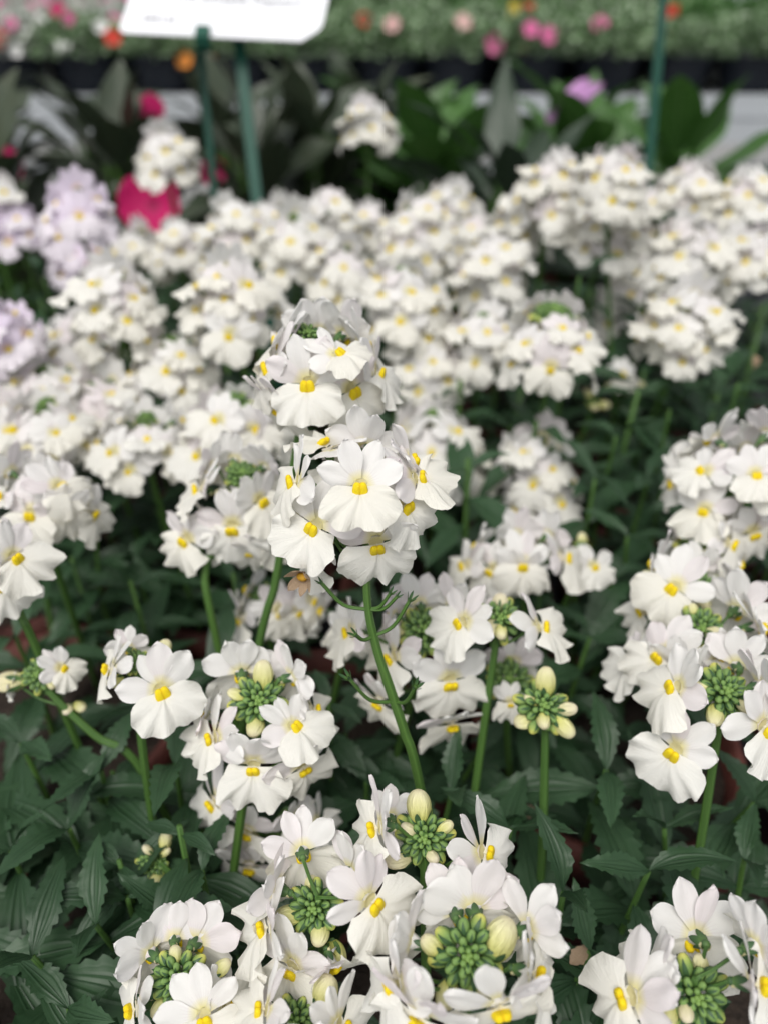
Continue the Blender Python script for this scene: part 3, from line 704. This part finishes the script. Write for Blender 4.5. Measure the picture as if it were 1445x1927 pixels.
# --- the softer spikes behind
far = [
 ('middle-left spike with yellow centres, straight left of the spike behind the sharpest one', (325, 690), 90, 11, 1.0, 40),
 ('round head with big yellow eyes above and left of the green bud dome spike', (435, 560), 95, 13, 1.1, 34),
 ('broad white head with a green bud tip near the dark red pots at the left', (215, 570), 92, 14, 1.1, 30),
 ('lower half head tucked under the broad white head near the dark red pots', (145, 655), 82, 9, .8, 0),
 ('round white head with a pink-tinged top, right of the green bud dome spike', (757, 555), 86, 14, 1.3, 30),
 ('bright blurred head with a large green bud centre and tall pinkish petals', (1040, 640), 98, 11, .95, 78),
 ('looser head touching the left side of the one with the large green bud centre', (905, 640), 84, 11, 1.0, 26),
 ('wide flat head over thin stems at the right, below two smaller white heads', (1285, 610), 88, 18, 1.1, 0),
 ('two-flowered drooping head on a straight stem left of the sharpest spikes', (275, 840), 100, 9, .7, 38),
 ('pale head between the flat-topped left spike and the two-flowered drooping head', (185, 775), 92, 11, .9, 30),
 ('left-edge head with a green bud tip above the flat-topped blooms', (90, 745), 90, 12, .9, 36),
 ('crowded pale blooms at the left edge with a green bud spot in their middle', (85, 815), 100, 11, .8, 40),
 ('half hidden blooms at the left edge between two fuller heads', (10, 830), 100, 9, .8, 0),
 ('bud-topped head just behind the dark bud dome at the left of centre', (445, 815), 104, 9, .8, 62),
 ('creamy shaded head above the looser head in the centre right', (925, 500), 74, 14, 1.4, 0),
 ('creamy pink head between the round yellow-eyed head and the pink-tinged top', (640, 510), 76, 11, 1.2, 0),
 ('tall white head in the back row, left of a gap with a thin stem', (560, 450), 74, 13, 1.5, 26),
 ('white head in the back row straight below the green sign stake', (440, 430), 72, 12, 1.3, 26),
 ('small head in the back row at the left of the sign stake', (340, 470), 64, 11, 1.2, 0),
 ('low white head at the left end of the back row beside the lilac flowers', (255, 475), 62, 10, 1.0, 0),
 ('back row head just right of the thin stem with the highest lone bloom', (790, 415), 74, 14, 1.4, 26),
 ('back row head with a pinkish tip under the highest lone bloom', (620, 405), 70, 12, 1.2, 30),
 ('small back row head squeezed between two bigger white heads', (700, 430), 66, 10, 1.1, 0),
 ('white head in the back row below the broad green leaves', (900, 430), 64, 12, 1.2, 0),
 ('tall head at the right of the back row in front of the lilac-pink bloom', (1040, 330), 72, 15, 1.7, 0),
 ('largest back right head with bare stalks showing underneath', (1155, 335), 78, 16, 1.1, 0),
 ('second tier of blooms on the stalks under the largest back right head', (1140, 440), 72, 11, .9, 0),
 ('round white head in the back right with a hollow below it', (1300, 345), 68, 14, 1.3, 0),
 ('white head at the right edge of the back row', (1410, 365), 70, 13, 1.2, 0),
 ('white head over yellow eyes below the hollow back right head', (1300, 480), 78, 14, 1.0, 0),
 ('rounded head cut by the right edge, below the back row', (1420, 485), 76, 13, 1.1, 0),
 ('narrow column of blooms behind the wide flat head at the right', (1175, 560), 66, 10, 1.6, 0),
 ('shaded blooms hanging behind the right side of the sharpest spike', (815, 830), 92, 10, 1.2, 40),
 ('dim blooms between the pink-tinged top and the sharpest spikes', (800, 680), 84, 10, 1.0, 0),
 ('faded cream head low among the leaves right of the sharpest spike', (1010, 880), 92, 12, 1.1, 34),
 ('lonely tall white head in front of the magenta blossom', (310, 288), 62, 12, 1.0, 0),
 ('highest lone white bloom on a thin stem before the dark leaves', (692, 232), 58, 11, .9, 0),
 ('small head at the back edge of the white flowers in the centre', (850, 385), 60, 10, 1.0, 0),
 ('small head behind the white ones straight below the sign card', (510, 415), 62, 10, 1.0, 0),
 ('white blooms at the foot of the single green stake', (1232, 400), 66, 12, 1.2, 0),
 ('dim blooms below the foot of the single green stake', (1215, 490), 66, 9, 1.0, 0),
 ('white head behind the tall right one, beside the broad leaves', (985, 400), 66, 11, 1.2, 0),
]
for lab, c, w_, n, hh, cl in far:
    c = (c[0]+(12 if 'wide flat' in lab else 0), c[1]-(4 if c[1] < 450 else 12))
    spike(lab, c, w_, auto=(n+2, hh, 1.1), clus=cl, clusc=(c[0]+rf.uniform(-6, 6), c[1]-w_*.42), leaves=(3.2, 4, .036), d=min(.62, WM*FPX/w_*1.0))
spike('little pale pink bloom over yellow-green buds in the dark gap at the right', (1175, 705), 74, fl=[(1172, 705, 90, 45, .8)], buds=[(1150, 728, 26, 150, 10), (1200, 725, 26, 30, 10), (1180, 735, 24, 90, 0)], leaves=(3, 4))
spike('bare pair of small yellow-green buds in the dark gap at the right', (1115, 755), 74, buds=[(1108, 742, 26, 200, 50), (1135, 762, 26, 30, 10), (1118, 766, 22, 90, 10)], clus=22, leaves=(3, 4))
spike('white blooms cut by the left edge above the lilac flowers', (-14, 372), 66, auto=(9, .8, .9), leaves=(3, 3))
LG = 'lilac flower spikes'
for lab, c, w_, n, hh in [('biggest lilac head beside the magenta blossom', (152, 400), 76, 14, 1.0), ('small round lilac head at the left edge of the biggest lilac head', (38, 430), 66, 12, .9), ('shaded lilac head hanging under the biggest lilac head', (150, 488), 64, 10, .9), ('lilac head cut by the left edge beside the dark red pots', (-8, 620), 92, 12, 1.4)]:
    spike(lab, c, w_, auto=(n, hh*.75, 1.1), col='lilac', leaves=(3, 4), group=LG)
# --- leafy shoots without flowers
rl = random.Random(77)
def shoot(label, px, py, z, n, LL, lean=(0, 0), near=True):
    P = atz(px, py, z); B = nearest_base(P, lean); r = thing('leafy_shoot', B, label, 'leafy shoot', 'leafy green shoots'); O = B
    path = spline([P, P.lerp(B, .5)+Vector((rl.uniform(-.006, .006), rl.uniform(-.006, .006), 0)), B], 8)
    m = MB(); m.tube([p-O for p in path], [.0008+.0008*i/len(path) for i in range(len(path))], 7); obj('stem', m.mesh('stem', STEM), r)
    a0 = rl.uniform(0, pi)
    for k in range(n):
        A = path[min(len(path)-2, int(k*(len(path)-2)/max(1, n-.5)))]; a0 += pi/2+rl.uniform(-.3, .3)
        for sg in (0, pi):
            a = a0+sg; e = radians(rl.uniform(20, 60) if k == 0 else rl.uniform(0, 35)); dr = Vector((cos(a)*cos(e), sin(a)*cos(e), sin(e)))
            x = dr.cross(Vector((0, 0, 1))).normalized(); zz = x.cross(dr); L = LL*(.55 if k == 0 else .9)*rl.uniform(.85, 1.2)
            M = Matrix.Translation(A-O) @ Matrix((x, dr, zz)).transposed().to_4x4() @ Matrix.Rotation(rl.uniform(-.4, .4), 4, 'Y') @ Matrix.Scale(L, 4)
            obj('leaf', ME['leaf' if near else 'lowleaf'][rl.randrange(6)], r, M)
    return r
SH = [
 ('dark leafy shoot at the left edge below the small young spike', 40, 1400, -.215), ('leafy shoot under the pair of separate blooms', 190, 1450, -.215), ('upright leaves between the pair of blooms and the open ring', 330, 1440, -.21),
 ('dark shoot left of the tiny budding spike', 130, 1560, -.222), ('long dark leaves at the lower left edge', 20, 1600, -.225), ('leafy shoot right beside the tiny budding spike', 380, 1640, -.215),
 ('deeply shaded shoot in the bottom left corner', 60, 1800, -.225), ('dark shoot left of the low bottom left spike', 180, 1740, -.225), ('dark leaves just above the low bottom left spike', 330, 1720, -.225), ('leaves below the tiny budding spike', 240, 1690, -.23),
 ('dark foliage filling the very bottom left edge', 130, 1900, -.235), ('dark leaves between the low spike and the bottom-edge spike', 450, 1800, -.235), ('leafy shoot behind the drooping flowers of the hidden spike', 380, 1560, -.24),
 ('leaves right of the sharp green stem foot', 850, 1490, -.215), ('leafy shoot between the bud-only spike and the dome with two buds', 960, 1560, -.215), ('broad toothed leaves at the foot of the bud-only spike', 1060, 1680, -.215), ('large veined leaf shoot right of the bud-only spike', 1140, 1450, -.212),
 ('dark leaves under the right-edge ring', 1250, 1560, -.22), ('leaf shoot at the foot of the right-edge ring stem', 1220, 1640, -.215), ('dark shoot above the bottom right ring of blooms', 1400, 1620, -.225), ('leaves behind the largest bottom ring at its right', 1110, 1790, -.23),
 ('shaded leaves between the two bottom rings', 1150, 1860, -.24), ('dark leaves at the right edge beside the ring stem', 1420, 1510, -.225), ('shaded leaves in the gap left of the bud-only spike', 900, 1420, -.24),
 ('dark leaves under the neat frontal bloom', 1000, 1190, -.225), ('leaf shoot in the dark gap below the cup-shaped bloom', 1110, 1200, -.22), ('dark leaves left of the profile bloom', 1150, 1090, -.215), ('leaf shoot right of the faded cream head', 1120, 900, -.185), ('leaves under the little pale pink bloom', 1160, 820, -.175), ('leafy shoot left of the dense right-edge head', 1220, 900, -.19),
 ('leaves under the wide flat head at the right', 1260, 770, -.17), ('dark leaves by the right edge under the flat head', 1390, 720, -.165), ('leaf shoot above the dark terracotta rim', 1180, 1010, -.20), ('leaves behind the faded cream head', 960, 800, -.19), ('leaves left of the faded cream head', 900, 960, -.215),
 ('slim shoot in the dark gap left of the left bud dome spike', 250, 1060, -.225), ('leaf shoot at the left edge under the wide side-on blooms', 30, 1200, -.215), ('shaded shoot under the two-flowered drooping head', 300, 960, -.215), ('leaves below the lone lower blooms', 480, 1260, -.235), ('leaves beneath the bare stalks of the sharp stem', 650, 1380, -.24), ('shaded leaves between the ring and the sharp stem', 690, 1470, -.235),
 ('dark shoot behind the round yellow-eyed head', 390, 660, -.16), ('dark leaves by the green bud dome spike at its right', 770, 760, -.18), ('leaves between the back right head and the flat head', 1090, 520, -.13), ('leaves under the biggest lilac head', 80, 520, -.14), ('leaf shoot beside the dark red pots', 60, 660, -.16), ('leaves below the hollow back right head', 1240, 430, -.12), ('dark shoot under the crowded pale blooms', 180, 1000, -.21),
]
place_pots([atz(px, py, z).to_2d() for _, px, py, z in SH])
pm_, sm_ = pot_mb().mesh('pot', TERRA, True), soil_mb().mesh('soil', SOIL)
for x, y in POTS:
    p = tag(obj('flower_pot', pm_), 'brown terracotta pot hidden under the white flower stems', 'flower pot', 'terracotta pots under the flower stems')
    p.location = (x, y, ZB+.002); s = obj('soil', sm_, p)

for i_, a_, k_ in CALLS: build_spike(i_, *a_, **k_)
SHO = []
for lab, px, py, z in SH:
    nr = py > 1000; SHO.append(None); SHO[-1] = shoot(lab, px, py, z, 5, .041, near=nr)

DEAD = leaf_mb(.5, 5, .9, .8, 10, 4, seed=3).mesh('withered_leaf', WILT)
for px, py, d, k in ((298, 1515, .272, 12), (1012, 1532, .268, 14), (1072, 1815, .222, 20), (1418, 668, .40, 30), (520, 668, .42, 42), (258, 1865, .235, 10), (1290, 1640, .262, 18)):
    r = SHO[k]; obj('withered_leaf', DEAD, r, basis(at(px, py, d)-r.location, Vector((rl.uniform(-.6, .6), -.6, .7)), s=.0085, roll=rl.uniform(0, 360)))

def low_leaves(seed):
    r = random.Random(seed); m = MB()
    for k in range(7):
        for sg in (0, pi):
            a = k*1.57+sg+r.uniform(-.4, .4); e = radians(r.uniform(0, 50)); dr = Vector((cos(a)*cos(e), sin(a)*cos(e), sin(e))); x = dr.cross(Vector((0, 0, 1))).normalized(); zz = x.cross(dr)
            lf = leaf_mb(.34, 7, r.uniform(.2, .6), .3, 8, 4, seed=r.randrange(99))
            m.add(lf, Matrix.Translation((0, 0, .11-.014*k)) @ Matrix((x, dr, zz)).transposed().to_4x4() @ Matrix.Scale(.036*(.6 if k == 0 else 1)*r.uniform(.8, 1.2), 4))
    st = MB(); st.tube([(0, 0, .115), (.002, 0, .06), (0, 0, 0)], .0012, 6)
    return m.mesh('leaves', LEAF), st.mesh('stem', STEM)
LOWV = [low_leaves(k) for k in range(6)]
for x, y in POTS:
    if y < .13: continue
    q = Vector((x, y, ZS+.06))-CAM; dd = q.dot(FW); px_ = CX+q.x/dd*FPX; py_ = CY-q.dot(UPV)/dd*FPX
    for k in range(2 if px_ < 330 and 960 < py_ < 1290 else 6):
        a = k*1.256+rl.uniform(-.3, .3); rr = POT_R*rl.uniform(.45, .85)
        r = thing('leafy_shoot', (x+rr*cos(a), y+rr*sin(a), ZS-.003), 'low leafy shoot growing out of a pot in the shade under the blooms', 'leafy shoot', 'low shaded shoots under the blooms')
        v = LOWV[rl.randrange(6)]; M = Matrix.Rotation(rl.uniform(0, 6), 4, 'Z') @ Matrix.Scale(rl.uniform(.8, 1.15)*(1 if y > .27 else .72), 4)
        obj('leaves', v[0], r, M); obj('stem', v[1], r, M)

# ------------------------------------------------------------------ plants behind on the same bench
def plain_pot(root, mt, r, h, z0, matl=SOIL):
    m = MB()
    def fn(u, v):
        prof = [(r*.75, 0), (r*.98, h*.9), (r*1.05, h*.9), (r*1.05, h), (r*.96, h), (r*.94, h*.88), (0, h*.87)]
        i = u*(len(prof)-1); j = min(int(i), len(prof)-2); f = i-j
        rr = prof[j][0]*(1-f)+prof[j+1][0]*f; return (rr*cos(2*pi*v), rr*sin(2*pi*v), z0+prof[j][1]*(1-f)+prof[j+1][1]*f), (u, v)
    m.grid(fn, 6, 20); return obj('pot', m.mesh('pot', mt), root)
BL = {k: [leaf_mb(rt, 9, d, .25, 16, 6, seed=40+i, tooth=0, peak=pk).mesh('leaf', mm) for i, d in enumerate((.25, .45, .7, .1))] for k, mm, rt, pk in (('dark', DLEAF, .5, .45), ('bright', BLEAF, .44, .40), ('grey', GLEAF, .30, .35))}
def bigplant(name, label, cat, x, y, n, kind, L, h0, h1, el=(10, 70), pot=TERRA, group=None):
    r = thing(name, (x, y, ZB+.002), label, cat, group); plain_pot(r, pot, .06, .09, 0)
    sm = MB(); rr = rl
    for k in range(n):
        a = k*2.39996+rr.uniform(-.3, .3); f = k/max(1, n-1); h = h0+(h1-h0)*f
        e = radians(el[0]+(el[1]-el[0])*f+rr.uniform(-12, 12)); dr = Vector((cos(a)*cos(e), sin(a)*cos(e), sin(e)))
        A = Vector((rr.uniform(-.01, .01), rr.uniform(-.01, .01), .08)); Bp = Vector((dr.x*.035, dr.y*.035, h)); sm.tube(spline([A, A.lerp(Bp, .5)+Vector((0, 0, .02)), Bp], 4), .0022, 6)
        xx = dr.cross(Vector((0, 0, 1))).normalized(); zz = xx.cross(dr)
        M = Matrix.Translation(Bp) @ Matrix((xx, dr, zz)).transposed().to_4x4() @ Matrix.Rotation(rr.uniform(-.5, .5), 4, 'Y') @ Matrix.Scale(L*rr.uniform(.75, 1.15), 4)
        obj('leaf', BL[kind][rr.randrange(4)], r, M)
    obj('stem', sm.mesh('stem', STEM), r); return r
def blossom(root, P, f, size, m_, n=5, w_=.62, L=.55, lean=.15):
    mb = MB()
    for k in range(n): mb.add(petal_mb(k*360/n+R_.uniform(-8, 8), L, w_, -lean+R_.uniform(-.1, .1), (0, 0, .01*k), R_.uniform(0, .2)))
    M = basis(Vector(P)-root.location, Vector(f), s=size)
    A = M @ Vector((0, 0, -.02)); st = MB(); st.tube(spline([A, A+Vector((0, .01, -.03)), Vector((0, 0, .09))], 4), .0018, 6)
    b = obj('blossom', mb.mesh('blossom', m_), root, M); obj('flower_stalk', st.mesh('flower_stalk', STEM), root)
    return b
dk = [('broad dark-leaved plant with a magenta bloom at the far left', -.47, .93), ('dark-leaved plant bearing the magenta bloom nearest the sign stakes', -.27, .87), ('dark-leaved plant with a big magenta bloom behind the lone white head', -.36, .74), ('flowerless dark-leaved plant right behind the sign stakes', -.08, .93), ('tall dark-leaved plant behind the lilac flowers', -.36, 1.04), ('dark-leaved plant at the foot of the sign stakes', -.19, 1.03), ('dark-leaved plant at the edge of the bright broad leaves', -.02, 1.06), ('dark-leaved plant furthest back, close to the white bench rail at the left', -.52, 1.10), ('dark-leaved plant seen between the two stakes of the sign', -.13, .84)]
DP = [bigplant('dark_leaved_plant', lab, 'potted plant', x, y, 44, 'dark', .085, .08, .255, group='dark-leaved plants behind the white flowers') for lab, x, y in dk]
blossom(DP[0], at(10, 310, .78), (.2, -1, .4), .036, MAG)
blossom(DP[1], at(283, 216, .80), (-.2, -1, .5), .038, MAG); blossom(DP[1], at(400, 322, .80), (.3, -1, .3), .028, MAG); blossom(DP[1], at(222, 218, .84), (0, -1, .3), .018, MAG)
blossom(DP[2], at(290, 388, .66), (0, -1, .5), .05, MAG, w_=.75, lean=.45)
gp = [('bright broad-leaved plant left of the lilac-pink bloom', .06, .92), ('bright broad-leaved plant carrying the lilac-pink bloom', .23, .98), ('broad-leaved plant with arching leaves in front of the lilac-pink bloom', .12, .80), ('bright broad-leaved plant beside the green stake', .33, .94), ('bright broad-leaved plant behind the highest lone bloom', .02, 1.08), ('broad-leaved plant hidden behind the tall back right head', .26, 1.13)]
GP = [bigplant('broad_leaved_plant', lab, 'potted plant', x, y, 34, 'bright' if i != 2 else 'grey', .115, .10, .23, (5, 62), group='broad-leaved plants behind the white flowers') for i, (lab, x, y) in enumerate(gp)]
P = at(1040, 208, .86); mb = MB()
for k, (a, L) in enumerate(((62, 1.0), (52, .85), (74, .8), (66, .6))): mb.add(petal_mb(a, L, .26, .1*(k-1), (0, 0, .02*k), .15))
mb.add(petal_mb(200, .25, .2, .1, (0, 0, .03), .1))
obj('blossom', mb.mesh('blossom', LILS), GP[1], basis(P-GP[1].location, Vector((0, -1, .35)), s=.058))
st = MB(); q = P-GP[1].location; st.tube(spline([q, q+Vector((-.01, .01, -.06)), Vector((0, 0, .09))], 5), .002, 6); obj('flower_stalk', st.mesh('flower_stalk', STEM), GP[1])
for lab, x, y in [('grey-green arching plant at the right edge before the white bench rail', .56, .92), ('shaded arching plant at the right edge behind the white heads', .52, .76)]:
    bigplant('arching_plant', lab, 'potted plant', x, y, 24, 'grey', .13, .08, .16, (0, 35), group='arching plants at the right')

# ------------------------------------------------------------------ signs
def bar(m, a, b, wx, wy):
    a, b = Vector(a), Vector(b); d = b-a; R = d.to_track_quat('Z', 'Y').to_matrix(); m.box((a+b)/2, (wx, wy, d.length/2), 0, R)
sg = thing('plant_sign', at(485, 400, .60), 'white card sign clipped on a tall green double stake behind the flowers', 'sign'); O = sg.location.copy()
for (x0, y0, d0, x1, y1, d1, ww) in ((446, 40, .585, 487, 400, .60, .0042), (374, 40, .60, 402, 345, .635, .0028)):
    a = at(x0, y0, d0)-O; b = at(x1, y1, d1)-O; b2 = b+(b-a).normalized()*max(0, (b.z+O.z-ZB)/(-(b-a).normalized().z)-.004)
    m = MB(); bar(m, a, b2, ww, .002); bar(m, a+Vector((-ww*.8, -.002, 0)), b2+Vector((-ww*.8, -.002, 0)), ww*.18, .0018); bar(m, a+Vector((ww*.8, -.002, 0)), b2+Vector((ww*.8, -.002, 0)), ww*.18, .0018)
    obj('stake', m.mesh('stake', GSTK, False), sg)
bl, br, tl = at(222, 60, .565), at(600, 78, .565), at(262, -150, .60)
ux = (br-bl); Wc = ux.length; ux.normalize(); uy = (tl-bl); uy -= ux*uy.dot(ux); Hc = uy.length; uy.normalize(); uz = ux.cross(uy)
CM = Matrix.Translation(bl-O) @ Matrix((ux, uy, uz)).transposed().to_4x4()
m = MB(); k = .013; sh = .0135
pts = [(.004, 0), (Wc*.42-.005, 0), (Wc*.42-.005, .004), (Wc*.42+.005, .004), (Wc*.42+.005, 0), (Wc-k, 0), (Wc-.003, .010), (Wc, .016), (Wc+.0, Hc), (0, Hc), (0, .004)]
for z in (0, -.0012):
    for x, y in pts: m.v.append((x+y*.10, y, z)); m.u.append((x, y))
n = len(pts); m.f.append(tuple(range(n))); m.f.append(tuple(range(2*n-1, n-1, -1)))
for i in range(n): m.f.append((i, n+i, n+(i+1) % n, (i+1) % n))
m.mi = [0]*len(m.f); obj('card', m.mesh('card', CARD, False), sg, CM)
m = MB(); m.box((Wc*.425, .001, .0022), (.0052, .0055, .0018)); m.box((Wc*.425, -.004, -.003), (.0052, .003, .004)); obj('clip', m.mesh('clip', GSTK, False), sg, CM)
def text(s, x, y, size, root, M):
    cu = bpy.data.curves.new('lettering', 'FONT'); cu.body = s; cu.size = size; cu.extrude = .0001; cu.materials.append(INK)
    o = bpy.data.objects.new('lettering', cu); COL.objects.link(o)
    dg = bpy.context.evaluated_depsgraph_get(); me = bpy.data.meshes.new_from_object(o.evaluated_get(dg)); me.name = 'lettering'
    bpy.data.objects.remove(o); me.materials.clear(); me.materials.append(INK)
    return obj('lettering', me, root, M @ Matrix.Translation((x, y, .0004)))
text('099123', .016, .0115, .0085, sg, CM); text('Wit Sunsatia Popcorn', .036, .0335, .011, sg, CM)
s2 = thing('sign_stake', at(1220, 300, .72), 'single green plastic stake rising behind the white heads at the right', 'stake'); O = s2.location.copy()
a = at(1252, -60, .68)-O; b = at(1221, 290, .72)-O; b2 = b+(b-a).normalized()*max(0, (b.z+O.z-ZB)/(-(b-a).normalized().z)-.004)
m = MB(); bar(m, a, b2, .0034, .002); bar(m, a+Vector((-.0028, -.002, 0)), b2+Vector((-.0028, -.002, 0)), .0007, .0018); bar(m, a+Vector((.0028, -.002, 0)), b2+Vector((.0028, -.002, 0)), .0009, .0018); obj('stake', m.mesh('stake', GSTK, False), s2)

# ------------------------------------------------------------------ bedding plants on the white bench
def mound(mt, seed, n=800, rx=.10, hz=.085):
    r = random.Random(seed); m = MB()
    for k in range(n):
        th = math.acos(1-r.random()*1.08); a = r.uniform(0, 2*pi); q = r.uniform(.55, 1.03)**.6*(1+.14*sin(3*a+seed)*sin(th)+.1*sin(7*a+seed*2))
        c = Vector((rx*q*sin(th)*cos(a), rx*q*sin(th)*sin(a), hz*q*cos(th)+.012)); 
        d = Vector((sin(th)*cos(a), sin(th)*sin(a), cos(th)+.3))+Vector((r.uniform(-.8, .8), r.uniform(-.8, .8), r.uniform(-.6, .6))); d.normalize()
        L = r.uniform(.018, .034); x = d.orthogonal(); x.rotate(Matrix.Rotation(r.uniform(0, 6), 3, d)); x.normalize(); wv = L*.32; nz = d.cross(x)*L*.12
        b = len(m.v)
        for p, uv in ((c, (0, 0)), (c+d*L*.5-x*wv+nz, (.5, -1)), (c+d*L*.5, (.5, 0)), (c+d*L*.5+x*wv+nz, (.5, 1)), (c+d*L, (1, 0))): m.v.append(tuple(p)); m.u.append(uv)
        m.f += [(b, b+1, b+2), (b, b+2, b+3), (b+1, b+4, b+2), (b+2, b+4, b+3)]; m.mi += [0]*4
    return m.mesh('foliage', mt)
MO = {k: [mound(mm, s) for s in (1, 2, 3)] for k, mm in (('silver', SILV), ('white', SILW), ('green', MIDG))}
def small_blossom(m_):
    mb = MB()
    for k in range(5): mb.add(petal_mb(k*72, .5, .45, -.1, (0, 0, .004*k), .1, 5, 4))
    return mb.mesh('blossom', m_)
SB = {k: small_blossom(v) for k, v in (('pink', PINK), ('peach', PEACH), ('red', REDP), ('orange', ORA), ('white', WHP), ('mag', MAG))}
m = MB()
PR, PH = .068, .07
def potfn(u, v):
    prof = [(PR*.72, 0), (PR*.97, PH*.85), (PR*1.03, PH*.86), (PR*1.03, PH), (PR*.96, PH), (PR*.94, PH*.8), (0, PH*.78)]
    i = u*(len(prof)-1); j = min(int(i), len(prof)-2); f = i-j; rr = prof[j][0]*(1-f)+prof[j+1][0]*f
    return (rr*cos(2*pi*v), rr*sin(2*pi*v), prof[j][1]*(1-f)+prof[j+1][1]*f), (u, v)
m.grid(potfn, 6, 20); bp_ = m.mesh('pot', BPOT)
LABS = {'silver': 'silvery green bedding plant spilling over a black pot on the white bench', 'white': 'whitish variegated bedding plant in a black pot toward the left of the white bench', 'green': 'fresh green bedding plant in a black pot behind the silvery front row'}
rb_ = random.Random(8)
BED = {}; ELL = []
for row in range(6):
    y = 1.83+row*.185
    nn = 15 if row < 3 else 17
    for i in range(nn):
        x = (i-(nn-1)/2)*.152+(.07 if row % 2 else 0)+rb_.uniform(-.01, .01)
        kind = 'silver' if row == 0 or (row == 1 and x < .6 and x > -.35) else ('white' if x < -.3 else ('green' if rb_.random() < .75 else 'silver'))
        if row == 0 and x < -.75: kind = 'white'
        r = thing('bedding_plant', (x, y+rb_.uniform(-.01, .01), BZ+.002), LABS[kind], 'bedding plant', {'silver': 'silvery bedding plants', 'white': 'whitish bedding plants', 'green': 'green bedding plants'}[kind]+' on the white bench')
        obj('pot', bp_, r); f = obj('foliage', MO[kind][rb_.randrange(3)], r); f.location = (0, 0, PH*.92+.006*row); f.rotation_euler = (0, 0, rb_.uniform(0, 6)); s = rb_.uniform(.9, 1.15); sz = s*(.62+.17*row); f.scale = (s, s, sz); ELL.append((f.location+r.location, .10*s, .085*sz, r))
        BED[row, i] = r
def bed_blossom(px, py, k, size, dd=None):
    d = 1.35
    while d < 2.9:
        P = at(px, py, d); hit = [e for e in ELL if ((P.x-e[0].x)**2+(P.y-e[0].y)**2)/e[1]**2+((P.z-e[0].z-.012)/e[2])**2 < 1.05 and P.z > e[0].z-.01]
        if hit: break
        d += .008
    r = hit[0][3] if hit else BED[0, 7]; P = at(px, py, d-.012)
    obj('blossom', SB[k], r, basis(P-r.location, Vector((rb_.uniform(-.3, .3), -1, .5)), s=size))
for a in [(930, 84, 'pink', .042, 1.55), (1032, 66, 'pink', .036, 1.6), (1128, 46, 'pink', .036, 1.66), (998, 54, 'pink', .034, 1.6), (870, 42, 'peach', .038, 1.66), (738, 45, 'peach', .034, 1.66), (348, 113, 'orange', .036, 1.52), (395, 112, 'orange', .028, 1.53), (55, 130, 'orange', .03, 1.5),
          (60, 20, 'pink', .04, 1.7), (110, 22, 'mag', .045, 1.7), (140, 10, 'pink', .04, 1.75), (205, 12, 'pink', .045, 1.72), (0, 75, 'red', .04, 1.6), (685, 38, 'red', .032, 1.64), (20, 45, 'pink', .03, 1.65), (212, 70, 'red', .036, 1.58), (90, 8, 'pink', .04, 1.75), (235, 4, 'pink', .045), (180, 20, 'mag', .04), (130, 35, 'pink', .03), (215, 40, 'pink', .036), (5, 10, 'pink', .034), (60, 62, 'white', .03), (30, 95, 'white', .028), (120, 88, 'white', .028), (75, 40, 'white', .03), (190, 50, 'white', .03), (660, 12, 'peach', .03, 1.7), ]: bed_blossom(*a)
def ptag(label, px, py, d, h, w_, m_):
    P = at(px, py, d); t = thing('plant_tag', Vector((P.x, P.y, BZ+PH)), label, 'plant tag', 'coloured plant tags'); mm = MB(); z = P.z-t.location.z
    mm.box((0, 0, z), (w_/2, .0008, h/2)); obj('card', mm.mesh('card', m_, False), t); mm = MB(); mm.box((0, .0004, z/2-h/4), (w_*.16, .0006, max(.004, z/2-h/4))); obj('stem', mm.mesh('stem', m_, False), t)
ptag('red plant tag stuck in the bedding plants beside a yellow tag', 992, 32, 1.58, .05, .022, REDTAG)
ptag('yellow plant tag stuck in the bedding plants beside a red tag', 966, 22, 1.62, .036, .018, YELTAG)
ptag('red plant tag in the bedding plants just right of the green stake', 1263, 32, 1.58, .045, .022, REDTAG)
m = MB(); P = at(1420, 18, 1.85); m.box((0, 0, 0), (.10, .07, .012)); m.box((0, -.072, .012), (.10, .004, .02)); m.box((0, .072, .012), (.10, .004, .02)); m.box((-.102, 0, .012), (.004, .076, .02)); m.box((.102, 0, .012), (.004, .076, .02)); m.box((0, 0, -.085), (.09, .06, .072))
t = tag(obj('white_tray', m.mesh('white_tray', WALU, False)), 'white tray standing among the bedding plants at the top right', 'tray'); t.location = P
